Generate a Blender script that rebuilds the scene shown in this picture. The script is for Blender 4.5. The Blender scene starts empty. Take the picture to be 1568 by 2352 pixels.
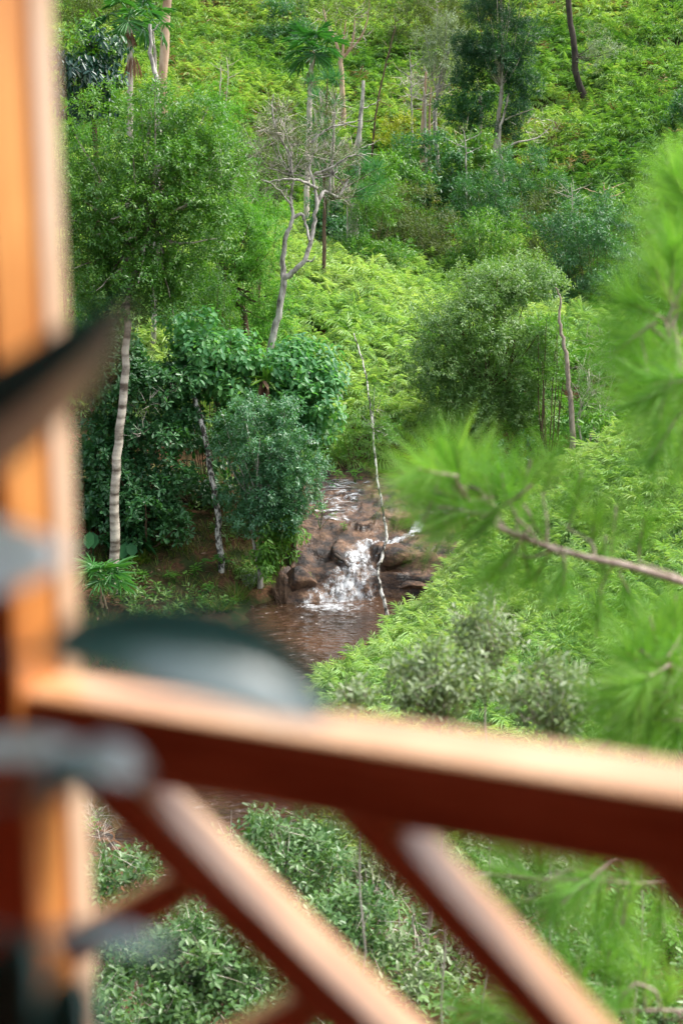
import bpy, bmesh, math, random
import numpy as np
from mathutils import Vector
SEED = 11
rng = np.random.default_rng(SEED)
S = bpy.context.scene
COL = S.collection
# ------------------------------------------------------------------ camera geometry
FPX = 50.0 / 36.0 * 2352.0          # 50 mm lens, expressed for a 1568 x 2352 picture
CAMZ = 10.5                          # eye height above the pool
PITCH = math.radians(13.3)
CP, SP = math.cos(PITCH), math.sin(PITCH)
def P(u, v, Y):
    """point on the sight line of picture position (u, v) at world distance Y"""
    dx = (u - 784.0) / FPX; dy = (1176.0 - v) / FPX
    d = np.array([dx, CP + dy * SP, -SP + dy * CP])
    return np.array([0, 0, CAMZ]) + d * (Y / d[1])
def mpp(Y): return Y * 1.03 / FPX     # metres per picture unit
def proj(p):
    p = np.asarray(p, float); x = p[..., 0]; y = p[..., 1]; z = p[..., 2] - CAMZ
    dep = y * CP - z * SP; up = y * SP + z * CP
    dep = np.where(dep < .05, .05, dep)
    return 784 + FPX * x / dep, 1176 - FPX * up / dep
def nrm(a): return a / np.maximum(np.linalg.norm(a, axis=-1, keepdims=True), 1e-9)
# ------------------------------------------------------------------ noise
_perm = np.random.default_rng(3).permutation(512)
_perm = np.concatenate([_perm, _perm]); _val = np.random.default_rng(4).random(512) * 2 - 1
def vnoise(x, y):
    x = np.asarray(x, float); y = np.asarray(y, float)
    xi = np.floor(x).astype(int); yi = np.floor(y).astype(int)
    fx = x - xi; fy = y - yi; fx = fx * fx * (3 - 2 * fx); fy = fy * fy * (3 - 2 * fy)
    def h(a, b): return _val[_perm[(_perm[a & 511] + b) & 511]]
    return (h(xi, yi) * (1 - fx) + h(xi + 1, yi) * fx) * (1 - fy) + (h(xi, yi + 1) * (1 - fx) + h(xi + 1, yi + 1) * fx) * fy
def fbm(x, y, o=4):
    s = 0; a = 1
    for i in range(o):
        s = s + a * vnoise(x + 17.3 * i, y - 9.1 * i); x = x * 2.03; y = y * 2.03; a *= .5
    return s
def sstep(a, b, x):
    t = np.clip((x - a) / (b - a), 0, 1); return t * t * (3 - 2 * t)
# ------------------------------------------------------------------ terrain
def cp(u, v, Y, dz=0):
    p = P(u, v, Y); return (p[0], p[1], p[2] + dz)
CTRL = [(-10,-5,6),(10,-5,7),(0,2,5.5),(-5,4,4.3),(5,4,5.5),(0,8,3.4),(4,8,4.3),(-4,9,2.4),(8,10,5),(-1,12,2.7),(1.2,13.5,2.9),(0,10,3.3),(2.2,11,3.6),
 (4,13,3.3),(-3.5,14,.8),(9,16,5),(.5,18,.9),(3,18,2.2),(-4.2,21,.5),(-8,20,1.4),(-6,28,.8),(-4.5,31,.45),(-2.6,35,.45),(-1.6,36,.8),
 cp(900,1430,30,-.6),cp(1000,1330,31,-.6),cp(1250,1100,32,-.6),cp(1450,960,33,-.6),cp(1568,1250,24,-.6),cp(1500,1500,18,-.8),(10,26,6.2),(14,32,8),
 (4.8,37.5,1.3),(8,40,1.8),(12,43,3.5),(4,42,2.9),(6.8,40,3.1),(0,41.5,2.3),(1.5,41.5,2.4),cp(850,800,46,-.6),cp(750,650,52,-.6),cp(700,530,60,-.6),cp(1000,640,56,-.7),
 cp(560,800,45,-.6),cp(420,1200,37,-.1),cp(300,1330,34,-.05),cp(200,1330,34,0),(-6,40,2.6),(-9,42,4.6),(-12,50,9),(-15,60,12),(-8,60,10.3),
 (0,67,7.0),(-8,68,9.5),(8,62,7.0),cp(1000,490,70,-1),cp(1400,400,68,-1),cp(1500,650,54,-1.2),(13,50,7),cp(900,200,88,-.8),cp(1400,100,92,-.8),
 cp(500,100,95,-.8),cp(300,150,85,-.8),cp(784,-200,120,-.8),cp(200,-200,120,0),cp(1500,-200,120,0),(0,170,52),(-60,160,45),(60,160,45),
 (-70,100,30),(70,100,26),(-60,60,18),(60,60,16),(-60,25,12),(60,25,12),(-40,-20,8),(40,-20,9)]
_c = np.array(CTRL, float); _xy = _c[:, :2]; _n = len(_c)
def _phi(r2): return np.where(r2 > 1e-9, .5 * r2 * np.log(np.maximum(r2, 1e-12)), 0)
_d2 = ((_xy[:, None] - _xy[None]) ** 2).sum(-1)
_A = np.zeros((_n + 3, _n + 3)); _A[:_n, :_n] = _phi(_d2) + np.eye(_n) * 2.0
_A[:_n, _n] = 1; _A[:_n, _n+1:] = _xy; _A[_n, :_n] = 1; _A[_n+1:, :_n] = _xy.T
_w = np.linalg.solve(_A, np.concatenate([_c[:, 2], [0, 0, 0]]))
def tps(x, y):
    sh = np.shape(x); q = np.stack([np.ravel(x), np.ravel(y)], 1); out = np.empty(len(q))
    for i in range(0, len(q), 20000):
        k = q[i:i+20000]; r2 = ((k[:, None] - _xy[None]) ** 2).sum(-1)
        out[i:i+20000] = _phi(r2) @ _w[:_n] + _w[_n] + k @ _w[_n+1:]
    return out.reshape(sh)
STREAM = np.array([(0.3,35.2,1.7),(-.25,33.4,2.05),(-1.5,31,1.85),(-2.5,29,1.8),(-3.0,27,1.8),(-2.8,24,1.8),(-1.9,20.5,1.5),(-2.2,17.8,1.1),(-4.5,15.5,1.0),(-9,13.5,1.1),(-20,11,1.5)])
def stream_d(x, y):
    """signed distance to the water's edge (negative in the stream)"""
    best = np.full(np.shape(x), 1e9)
    for a, b in zip(STREAM[:-1], STREAM[1:]):
        ab = b[:2] - a[:2]; t = np.clip(((x - a[0]) * ab[0] + (y - a[1]) * ab[1]) / (ab @ ab), 0, 1)
        d = np.hypot(x - a[0] - t * ab[0], y - a[1] - t * ab[1]) - (a[2] + t * (b[2] - a[2]))
        best = np.minimum(best, d)
    return best
def ground(x, y):
    x = np.asarray(x, float); y = np.asarray(y, float)
    h = tps(x, y)
    h = h + .10 * fbm(x * .8, y * .8, 4) + .35 * vnoise(x * .17, y * .17) * sstep(36, 60, y)
    d = stream_d(x, y) + .22 * vnoise(x * 1.4, y * 1.4) + .35*vnoise(x*.5+5,y*.5)
    lo = -.55 + .75 * sstep(-.9, .35, d)
    h = np.where(d < 1.5, lo + (np.maximum(h, .2 + .12 * d) - lo) * sstep(.1, 1.5, d), np.maximum(h, .25))
    return h
def gz(x, y): return float(ground(np.array([x]), np.array([y]))[0])
def hit(u, v):
    """where the sight line through (u, v) meets the ground"""
    Y = np.concatenate([np.arange(3, 60, .1), np.arange(60, 150, .3)])
    pts = np.array([P(u, v, y) for y in Y]); g = ground(pts[:, 0], pts[:, 1])
    k = np.nonzero(pts[:, 2] < g)[0]
    return pts[k[0]] if len(k) else pts[-1]
# ------------------------------------------------------------------ mesh collecting
class MB:
    def __init__(s): s.v = []; s.f = []; s.t = []; s.n = 0; s.uv = []
    def add(s, v, f, tint=None):
        v = np.asarray(v, float).reshape(-1, 3); f = np.asarray(f, int)
        s.v.append(v); s.f.append(f + s.n); s.n += len(v)
        s.t.append(np.full(len(v), .5) if tint is None else (np.full(len(v), tint) if np.isscalar(tint) else np.asarray(tint, float)))
    def build(s, name, mat, parent=None, loc=None, smooth=False):
        V = np.concatenate(s.v) if s.v else np.zeros((0, 3))
        if parent is not None and loc is None: loc = ORIG[parent.name]
        if loc is not None: V = V - np.asarray(loc)
        me = bpy.data.meshes.new(name)
        nl = sum(f.size for f in s.f); nf = sum(len(f) for f in s.f)
        me.vertices.add(len(V)); me.vertices.foreach_set('co', V.astype(np.float32).ravel())
        me.loops.add(nl); me.polygons.add(nf)
        me.loops.foreach_set('vertex_index', np.concatenate([f.ravel() for f in s.f]).astype(np.int32))
        tot = np.concatenate([np.full(len(f), f.shape[1]) for f in s.f]).astype(np.int32)
        st = np.concatenate([[0], np.cumsum(tot)[:-1]]).astype(np.int32)
        me.polygons.foreach_set('loop_start', st); me.polygons.foreach_set('loop_total', tot)
        if smooth: me.polygons.foreach_set('use_smooth', np.ones(nf, bool))
        a = me.attributes.new('tint', 'FLOAT', 'POINT'); a.data.foreach_set('value', np.concatenate(s.t).astype(np.float32))
        me.update(calc_edges=True)
        me.materials.append(mat)
        o = bpy.data.objects.new(name, me); COL.objects.link(o)
        if parent is not None: o.parent = parent; ORIG[o.name] = ORIG[parent.name]
        else:
            if loc is not None: o.location = loc
            ORIG[o.name] = np.zeros(3) if loc is None else np.asarray(loc, float)
        return o
ORIG = {}
def tag(o, label=None, cat=None, group=None, kind=None):
    if label: o['label'] = label
    if cat: o['category'] = cat
    if group: o['group'] = group
    if kind: o['kind'] = kind
    return o
def thing(name, label, cat, loc, group=None):
    o = bpy.data.objects.new(name, None); COL.objects.link(o); o.location = [float(q) for q in loc]
    o.empty_display_size = .2
    ORIG[o.name] = np.asarray(loc, float)
    return tag(o, label, cat, group)
# ------------------------------------------------------------------ primitives
def tube(mb, pts, r0, r1=None, sides=6, tint=None, rough=0.0, cap=True):
    pts = np.asarray(pts, float); n = len(pts)
    r = np.asarray(r0, float) if np.ndim(r0) else np.linspace(r0, r0 if r1 is None else r1, n)
    t = nrm(np.gradient(pts, axis=0))
    ref = np.array([1., 0, 0]) if abs(t[0][0]) < .8 else np.array([0, 1., 0])
    a = nrm(np.cross(t[0], ref)); rings = []
    for i in range(n):
        a = nrm(a - t[i] * (a @ t[i])); b = np.cross(t[i], a)
        ang = np.arange(sides) * 2 * np.pi / sides
        rr = r[i] * (1 + rough * rng.uniform(-1, 1, sides))
        rings.append(pts[i] + (np.cos(ang) * rr)[:, None] * a + (np.sin(ang) * rr)[:, None] * b)
    V = np.concatenate(rings)
    i = np.arange(n - 1)[:, None] * sides; j = np.arange(sides)[None]; j2 = (j + 1) % sides
    F = np.stack([i + j, i + j2, i + sides + j2, i + sides + j], -1).reshape(-1, 4)
    mb.add(V, F, tint)
    if cap and sides >= 3:
        for ring, p in ((0, pts[0]), (n - 1, pts[-1])):
            base = ring * sides
            vv = np.concatenate([V[base:base + sides], [p]])
            k = np.arange(sides)
            ff = np.stack([k, (k + 1) % sides, np.full(sides, sides)], 1)
            mb.add(vv, ff if ring else ff[:, ::-1], tint)
def curve(pts, n=12, wig=0.0):
    """smooth polyline through pts"""
    pts = np.asarray(pts, float); m = len(pts)
    if m == 2:
        q = pts[0] + (pts[1] - pts[0]) * np.linspace(0, 1, n)[:, None]
    else:
        q = []
        ext = np.concatenate([[2 * pts[0] - pts[1]], pts, [2 * pts[-1] - pts[-2]]])
        for t in np.linspace(0, m - 1 - 1e-6, n):
            i = int(t); f = t - i; p0, p1, p2, p3 = ext[i:i + 4]
            q.append(.5 * ((2 * p1) + (-p0 + p2) * f + (2 * p0 - 5 * p1 + 4 * p2 - p3) * f * f + (-p0 + 3 * p1 - 3 * p2 + p3) * f ** 3))
        q = np.array(q)
    if wig: q[1:-1] += rng.normal(0, wig, (n - 2, 3))
    return q
def leaves(mb, pos, d, up, L, W, shape='dia', fold=.25, droop=.0, tint=None):
    """vectorised leaf blades: base pos, direction d, upper-side normal up"""
    N = len(pos); 
    if N == 0: return
    d = nrm(d); s = nrm(np.cross(d, up)); n = np.cross(s, d)
    L = np.broadcast_to(np.asarray(L, float), (N,))[:, None]; W = np.broadcast_to(np.asarray(W, float), (N,))[:, None]
    if tint is None: tint = rng.random(N)
    b = pos; tip = pos + d * L - n * L * droop
    if shape == 'dia':
        m = pos + d * L * .42 - n * L * droop * .12
        l = m + s * W * .5 + n * W * fold; r = m - s * W * .5 + n * W * fold
        V = np.stack([b, l, tip, r], 1).reshape(-1, 3); k = np.arange(N)[:, None] * 4
        F = np.concatenate([k + [0, 2, 1], k + [0, 3, 2]])
        mb.add(V, F, np.repeat(tint, 4))
    elif shape == 'strip':
        m = pos + d * L * .5 - n * L * droop * .25
        V = np.stack([b - s * W * .5, b + s * W * .5, m + s * W * .4, m - s * W * .4, tip], 1).reshape(-1, 3); k = np.arange(N)[:, None] * 5
        mb.add(V, k + [0, 1, 2, 3], np.repeat(tint, 5))
        mb.f.append(k + [3, 2, 4] + (mb.n - len(V)))
    else:   # oval, two quads about the midrib; 'spoon' is widest near the tip
        a1, a2, w1, w2 = (.3, .7, .42, .46) if shape == 'oval' else (.4, .8, .26, .5)
        m1 = pos + d * L * a1 - n * L * droop * .1; m2 = pos + d * L * a2 - n * L * droop * .5
        V = np.stack([b, m1 + s * W * w1 + n * W * fold, m2 + s * W * w2 + n * W * fold, tip, m2 - s * W * w2 + n * W * fold, m1 - s * W * w1 + n * W * fold], 1).reshape(-1, 3)
        k = np.arange(N)[:, None] * 6
        mb.add(V, np.concatenate([k + [0, 3, 2, 1], k + [0, 5, 4, 3]]), np.repeat(tint, 6))
def sprigs(mb, pos, ax, k=9, s=.28, a=55, L=.085, W=.035, g=.15, shape='dia', fold=.25, droop=.1, tint=None, jit=.3, upb=1.0):
    """each sprig: k leaves spiralling along an axis of length s"""
    N = len(pos)
    if N == 0: return
    ax = nrm(ax)
    ref = np.where(np.abs(ax[:, 2:3]) < .9, np.array([[0, 0, 1.]]), np.array([[1., 0, 0]]))
    e1 = nrm(np.cross(ax, ref)); e2 = np.cross(ax, e1)
    ph0 = rng.random(N) * 6.28
    if tint is None: tint = rng.random(N)
    PP = []; DD = []; UU = []; TT = []; LL = []
    for j in range(k):
        ph = ph0 + j * 2.4 + rng.normal(0, .3, N); al = math.radians(a) * (1 + rng.normal(0, .18, N))
        lat = e1 * np.cos(ph)[:, None] + e2 * np.sin(ph)[:, None]
        d = nrm(ax * np.cos(al)[:, None] + lat * np.sin(al)[:, None]) + np.array([0, 0, -g]) + rng.normal(0, jit * .35, (N, 3))
        PP.append(pos + ax * s * ((j + .5) / k) + lat * .01); DD.append(d)
        UU.append(np.array([0, 0, upb]) + ax * .5 + rng.normal(0, jit, (N, 3)))
        TT.append(np.clip(tint * .6 + .4 * rng.random(N), 0, 1)); LL.append(L * rng.uniform(.7, 1.2, N))
    LL = np.concatenate(LL)
    leaves(mb, np.concatenate(PP), np.concatenate(DD), np.concatenate(UU), LL, LL * (W / L), shape, fold, droop, np.concatenate(TT))
KINDS = {
 'small': dict(k=9, s=.26, a=58, L=.10, W=.042, g=.12),
 'smalldense': dict(k=10, s=.22, a=60, L=.10, W=.045, g=.2),
 'tiny': dict(k=8, s=.2, a=50, L=.05, W=.02, g=.05),
 'lance': dict(k=10, s=.32, a=42, L=.15, W=.034, g=.05, droop=.15),
 'feather': dict(k=16, s=.4, a=70, L=.14, W=.03, g=.1, droop=.2),
 'spoon': dict(k=8, s=.07, a=68, L=.17, W=.075, g=0, shape='spoon', fold=.12, droop=.15),
 'broad': dict(k=6, s=.36, a=68, L=.185, W=.098, g=.55, shape='oval', fold=.10, droop=.25),
 'hang': dict(k=7, s=.3, a=70, L=.2, W=.085, g=.9, shape='oval', fold=.12, droop=.25),
 'bush': dict(k=9, s=.24, a=55, L=.095, W=.046, g=.0, shape='oval', fold=.15, droop=.12),
 'far': dict(k=8, s=.4, a=58, L=.2, W=.075, g=.12),
 'farfine': dict(k=9, s=.42, a=45, L=.2, W=.042, g=.1),
}
def blobs(cu, cv, ru, rv, Y, n, r0, r1, depth=1.0, seed=0, flat=.8):
    """n leafy clumps spread through an ellipsoid given by its picture centre, half sizes and distance"""
    R = np.random.default_rng(seed + 100); out = []
    c = P(cu, cv, Y); k = mpp(Y); cand = []
    for i in range(n):
        best = None; bd = -1
        for _ in range(12):
            while True:
                q = R.uniform(-1, 1, 3)
                if q @ q <= 1: break
            m = min([np.linalg.norm(q - o) for o in cand], default=9)
            if m > bd: bd = m; best = q
        cand.append(best)
        r = R.uniform(r0, r1) * k
        out.append((c + np.array([best[0] * (ru * k - r * .3), best[1] * ru * k * depth, best[2] * (rv * k - r * .3)]), r, flat))
    return out
def foliage(mb, bl, kind, dens=14, inner=.5, under=.35, **ov):
    """leafy sprigs through the outer shells of the clumps"""
    kw = dict(KINDS[kind]); kw.update(ov)
    C = np.array([b[0] for b in bl]); Rr = np.array([b[1] for b in bl])
    for c, r, fl in bl:
        n = max(4, int(dens * 12.57 * r * r))
        d = nrm(rng.normal(0, 1, (n, 3))); keep = (d[:, 2] > -.25) | (rng.random(n) < under); d = d[keep]; n = len(d)
        rad = r * (inner + (1 - inner) * rng.random(n) ** .6)
        rad *= 1 + .14 * rng.random(n) ** 5 * 3 + .34 * vnoise(d[:, 0] * 2.5 + c[0] * 3, d[:, 2] * 2.5 + d[:, 1] * 1.7 + c[2] * 3)
        p = c + d * rad[:, None] * np.array([1, 1, fl])
        q = np.linalg.norm(p[:, None] - C[None], axis=-1) / Rr[None]
        keep = q.min(1) > .42; p = p[keep]; d = d[keep]; n = len(p)
        if n == 0: continue
        ax = d * .9 + np.array([0, 0, .45]) + rng.normal(0, .35, (n, 3))
        sprigs(mb, p - nrm(ax) * kw['s'] * .5, ax, tint=np.clip(rng.normal(rng.uniform(.3, .7), .18, n), 0, 1), **kw)
def twigs(mb, bl, dens=8, L=.35, W=.012, up=.4):
    for c, r, fl in bl:
        n = max(3, int(dens * 12.57 * r * r)); d = nrm(rng.normal(0, 1, (n, 3)))
        p = c + d * (r * rng.uniform(.1, .9, n))[:, None] * np.array([1, 1, fl])
        dd = d + np.array([0, 0, up]) + rng.normal(0, .5, (n, 3))
        leaves(mb, p, dd, rng.normal(0, 1, (n, 3)), L * rng.uniform(.5, 1.3, n), W, 'strip', 0, rng.uniform(-.15, .15, (n, 1)))
def grow(mb, tips, p, d, L, r, depth, up=.12, wig=.22, kids=(2, 3), shrink=.68, sides=5):
    n = 5; pts = [p]; dd = nrm(d)
    for i in range(n):
        dd = nrm(dd + rng.normal(0, wig, 3) * .6 + np.array([0, 0, up * .4])); pts.append(pts[-1] + dd * L / n)
    tube(mb, pts, r, r * .6, sides, cap=False)
    if depth == 0: tips.append((pts[-1], dd)); return
    for j in range(rng.integers(kids[0], kids[1] + 1)):
        q = pts[rng.integers(2, n + 1)]
        grow(mb, tips, q, nrm(dd + rng.normal(0, .6, 3) + np.array([0, 0, up])), L * shrink * rng.uniform(.8, 1.2), r * .55, depth - 1, up, wig, kids, shrink, max(3, sides - 1))
# ------------------------------------------------------------------ materials
def new_mat(name):
    m = bpy.data.materials.new(name); m.use_nodes = True; nt = m.node_tree
    for n in list(nt.nodes): nt.nodes.remove(n)
    out = nt.nodes.new('ShaderNodeOutputMaterial'); return m, nt, out
def ramp(nt, fac, stops):
    r = nt.nodes.new('ShaderNodeValToRGB'); e = r.color_ramp.elements
    while len(e) < len(stops): e.new(.5)
    for el, (p, c) in zip(e, stops): el.position = p; el.color = (*c, 1) if len(c) == 3 else c
    nt.links.new(fac, r.inputs[0]); return r.outputs[0]
def noise(nt, scale, detail=4, vec=None, stretch=None, rough=.55, coord='Object'):
    n = nt.nodes.new('ShaderNodeTexNoise'); n.inputs['Scale'].default_value = scale; n.inputs['Detail'].default_value = detail
    n.inputs['Roughness'].default_value = rough
    if vec is None:
        t = nt.nodes.new('ShaderNodeTexCoord'); vec = t.outputs[coord]
    if stretch:
        mp = nt.nodes.new('ShaderNodeMapping'); mp.inputs['Scale'].default_value = stretch; nt.links.new(vec, mp.inputs[0]); vec = mp.outputs[0]
    nt.links.new(vec, n.inputs['Vector']); return n.outputs['Fac']
def principled(nt, col, rough=.6, spec=.5, **kw):
    b = nt.nodes.new('ShaderNodeBsdfPrincipled')
    if isinstance(col, tuple): b.inputs['Base Color'].default_value = (*col, 1)
    else: nt.links.new(col, b.inputs['Base Color'])
    if isinstance(rough, (int, float)): b.inputs['Roughness'].default_value = rough
    else: nt.links.new(rough, b.inputs['Roughness'])
    b.inputs['Specular IOR Level'].default_value = spec
    for k, v in kw.items(): b.inputs[k].default_value = v
    return b
def bump(nt, b, h, strength=.3, dist=.02):
    n = nt.nodes.new('ShaderNodeBump'); n.inputs['Strength'].default_value = strength; n.inputs['Distance'].default_value = dist
    nt.links.new(h, n.inputs['Height']); nt.links.new(n.outputs[0], b.inputs['Normal'])
def leafmat(name, lo, mid, hi, rough=.45, trans=.3, spec=.5, tcol=None, accent=None, amt=.03):
    m, nt, out = new_mat(name)
    a = nt.nodes.new('ShaderNodeAttribute'); a.attribute_name = 'tint'
    st = [(0, lo), (.45, mid), (.92 - amt if accent else 1, hi)]
    if accent: st += [(.985 - amt, hi), (1 - amt * .5, accent)]
    c = ramp(nt, a.outputs['Fac'], st)
    b = principled(nt, c, rough, spec)
    t = nt.nodes.new('ShaderNodeBsdfTranslucent')
    mx = nt.nodes.new('ShaderNodeMixRGB'); mx.blend_type = 'MULTIPLY'; mx.inputs[0].default_value = 1
    nt.links.new(c, mx.inputs[1]); mx.inputs[2].default_value = (*(tcol or (1.5, 1.6, .6)), 1)
    nt.links.new(mx.outputs[0], t.inputs['Color'])
    ms = nt.nodes.new('ShaderNodeMixShader'); ms.inputs[0].default_value = trans
    nt.links.new(b.outputs[0], ms.inputs[1]); nt.links.new(t.outputs[0], ms.inputs[2]); nt.links.new(ms.outputs[0], out.inputs[0])
    return m
def bark(name, dark, pale, scale=6, lo=.4, hi=.6, stretch=(1, 1, .35), bands=0, moss=None, bstr=.4):
    m, nt, out = new_mat(name)
    f = noise(nt, scale, 6, stretch=stretch, rough=.65)
    if bands:
        w = noise(nt, bands, 2, stretch=(.12, .12, 1), rough=.4)
        mx = nt.nodes.new('ShaderNodeMath'); mx.operation = 'MULTIPLY_ADD'; nt.links.new(w, mx.inputs[0]); mx.inputs[1].default_value = .85
        m2 = nt.nodes.new('ShaderNodeMath'); m2.operation = 'MULTIPLY'; nt.links.new(f, m2.inputs[0]); m2.inputs[1].default_value = .25
        nt.links.new(m2.outputs[0], mx.inputs[2]); f = mx.outputs[0]
    c = ramp(nt, f, [(lo, dark), (hi, pale)])
    if moss:
        g = noise(nt, 1.3, 3); gm = ramp(nt, g, [(.5, (0, 0, 0)), (.62, (1, 1, 1))])
        mm = nt.nodes.new('ShaderNodeMixRGB'); nt.links.new(gm, mm.inputs[0]); nt.links.new(c, mm.inputs[1]); mm.inputs[2].default_value = (*moss, 1); c = mm.outputs[0]
    b = principled(nt, c, .85, .3); bump(nt, b, f, bstr, .03); nt.links.new(b.outputs[0], out.inputs[0])
    return m
def reseed(k):
    global rng
    rng = np.random.default_rng(k)
# ================================================================== the setting
# ---- bedrock step of the waterfall
_rc = np.random.default_rng(21); _cells = np.stack([_rc.uniform(-3.5, 5, 75), _rc.uniform(33, 43, 75)], 1); _cr = _rc.uniform(-1, 1, (75, 3))
def rock_h(x, y):
    x = np.asarray(x, float); y = np.asarray(y, float)
    t = y - 34.5 + .22 * fbm(x * .9, y * .5 + 3, 3)
    fall = np.interp(t, [-1.2, -.1, .1, .5, .75, 1.3, 1.7, 2.6, 3.8, 5.2, 7.5], [-.9, -.25, .08, .36, .60, .88, 1.10, 1.45, 1.84, 2.12, 2.4])
    right = np.interp(t - .5, [-1.2, -.12, .02, .12, .42, .5, .6, 1.3, 1.9, 2.1, 3.4, 5], [-.9, -.3, .1, .52, .6, .95, 1.08, 1.16, 1.3, 1.58, 1.85, 2.2])
    left = np.interp(t, [-1.2, -.1, .1, .3, .95, 1.1, 1.8, 2.6, 4, 6], [-.9, -.2, .25, .6, .78, 1.02, 1.2, 1.6, 1.9, 2.25])
    a = sstep(-1.0, -.6, x); b = sstep(.78, .98, x + .12 * vnoise(y * 2, 7))
    h = left * (1 - a) + (fall * (1 - b) + right * b) * a
    xs = x + .18 * fbm(x * 2.1, y * 2.1, 3); ys = y + .18 * fbm(x * 2.1 + 40, y * 2.1, 3)
    d2 = (xs[..., None] - _cells[:, 0]) ** 2 + (1.6 * (ys[..., None] - _cells[:, 1])) ** 2
    i = d2.argmin(-1); part = np.sort(np.partition(d2, 1, -1)[..., :2], -1); edge = np.sqrt(part[..., 1]) - np.sqrt(part[..., 0])
    amp = .045 + .10 * b
    h = h + amp * _cr[i, 0] + .12 * (_cr[i, 1] * (xs - _cells[i, 0]) + _cr[i, 2] * (ys - _cells[i, 1])) - .05 * (1 - sstep(0, .06, edge))
    q = .2; k = h / q + .5 * vnoise(x * .7, y * .7); tr_ = .2 + .2 * b; h = h * (1 - tr_) + tr_ * (np.floor(k) + sstep(.55, 1, k - np.floor(k)) - .5 * vnoise(x * .7, y * .7)) * q
    return h + .03 * fbm(x * 5, y * 5, 5)
def rock_mask(x, y):
    w = .3 * fbm(x * 1.2 + 9, y * 1.2, 3)
    return sstep(0, .5, np.minimum(np.minimum(x + 1.75 + w, 3.6 - x + w), np.minimum(y - 33.6, 41.2 + w - y)))
def ground_full(x, y):
    xx = np.clip(x, -62, 62); yy = np.clip(y, -22, 165)
    h = ground(xx, yy)
    far = np.hypot(x - xx, y - yy); h = h + far * .12
    near = (x > -3) & (x < 5) & (y > 33) & (y < 43)
    if near.any():
        m = np.zeros_like(h); rh = np.zeros_like(h)
        m[near] = rock_mask(x[near], y[near]); rh[near] = rock_h(x[near], y[near])
        h = np.where(m > .02, h * (1 - m) + np.minimum(h, rh - .35) * m, h)
    return h
def axis(fine, coarse): return np.unique(np.round(np.concatenate(fine + coarse), 3))
xs = axis([np.arange(-6.5, 7, .17)], [np.arange(-32, 32.1, .55), np.array([-400, -250, -150, -100, -75, -60, -50, -42, -37, 37, 42, 50, 60, 75, 100, 150, 250, 400])])
ys = axis([np.arange(11, 44, .22)], [np.arange(-12, 126, .6), np.array([-300, -150, -70, -40, -25, -18, 132, 140, 150, 165, 190, 250, 400])])
X, Y_ = np.meshgrid(xs, ys); Z = ground_full(X, Y_)
mb = MB(); n0, n1 = X.shape
i = np.arange(n0 - 1)[:, None] * n1; j = np.arange(n1 - 1)[None]
mb.add(np.stack([X, Y_, Z], -1).reshape(-1, 3), np.stack([i + j, i + j + 1, i + n1 + j + 1, i + n1 + j], -1).reshape(-1, 4))
m, nt, out = new_mat('soil')
f = noise(nt, 1.1, 8, rough=.7); f2 = noise(nt, 9, 5, rough=.7)
c = ramp(nt, f2, [(.3, (.035, .018, .010)), (.5, (.10, .048, .024)), (.66, (.17, .085, .045)), (.74, (.26, .17, .10))])
g = ramp(nt, f, [(.42, (0, 0, 0)), (.56, (1, 1, 1))])
mm = nt.nodes.new('ShaderNodeMixRGB'); nt.links.new(g, mm.inputs[0]); nt.links.new(c, mm.inputs[1]); mm.inputs[2].default_value = (.03, .045, .012, 1)
b = principled(nt, mm.outputs[0], .95, .2); bump(nt, b, f2, .6, .05); nt.links.new(b.outputs[0], out.inputs[0])
tag(mb.build('ground', m, smooth=True), 'brown soil of the bank and hillside under the plants', None, None, 'structure')
# ---- bedrock
gx = np.arange(-2.3, 4.2, .035); gy = np.concatenate([np.arange(33.3, 37.2, .03), np.arange(37.2, 42.2, .06)])
X, Y_ = np.meshgrid(gx, gy); M = rock_mask(X, Y_); Z = rock_h(X, Y_) - (1 - M) * 1.6
mb = MB(); n0, n1 = X.shape; i = np.arange(n0 - 1)[:, None] * n1; j = np.arange(n1 - 1)[None]
mb.add(np.stack([X, Y_, Z], -1).reshape(-1, 3), np.stack([i + j, i + j + 1, i + n1 + j + 1, i + n1 + j], -1).reshape(-1, 4))
m, nt, out = new_mat('wet_rock')
f = noise(nt, 1.6, 9, stretch=(1, 1, 2.2), rough=.68); f2 = noise(nt, 14, 6, rough=.7); f3 = noise(nt, .9, 3)
c = ramp(nt, f, [(.34, (.008, .007, .008)), (.43, (.030, .020, .015)), (.51, (.10, .056, .033)), (.60, (.20, .118, .068)), (.72, (.30, .21, .14))])
mm = nt.nodes.new('ShaderNodeMixRGB'); mm.blend_type = 'MULTIPLY'; mm.inputs[0].default_value = .7
nt.links.new(c, mm.inputs[1]); nt.links.new(ramp(nt, f2, [(.3, (.35, .33, .35)), (.65, (1.2, 1.1, 1.05))]), mm.inputs[2])
b = principled(nt, mm.outputs[0], ramp(nt, f3, [(.42, (.25,) * 3), (.6, (.8,) * 3)]), .5)
bump(nt, b, f2, 1.0, .05); nt.links.new(b.outputs[0], out.inputs[0])
ROCKM = m
tag(mb.build('bedrock', m, smooth=False), 'stepped brown bedrock that the stream slides over', None, None, 'structure')
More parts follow.
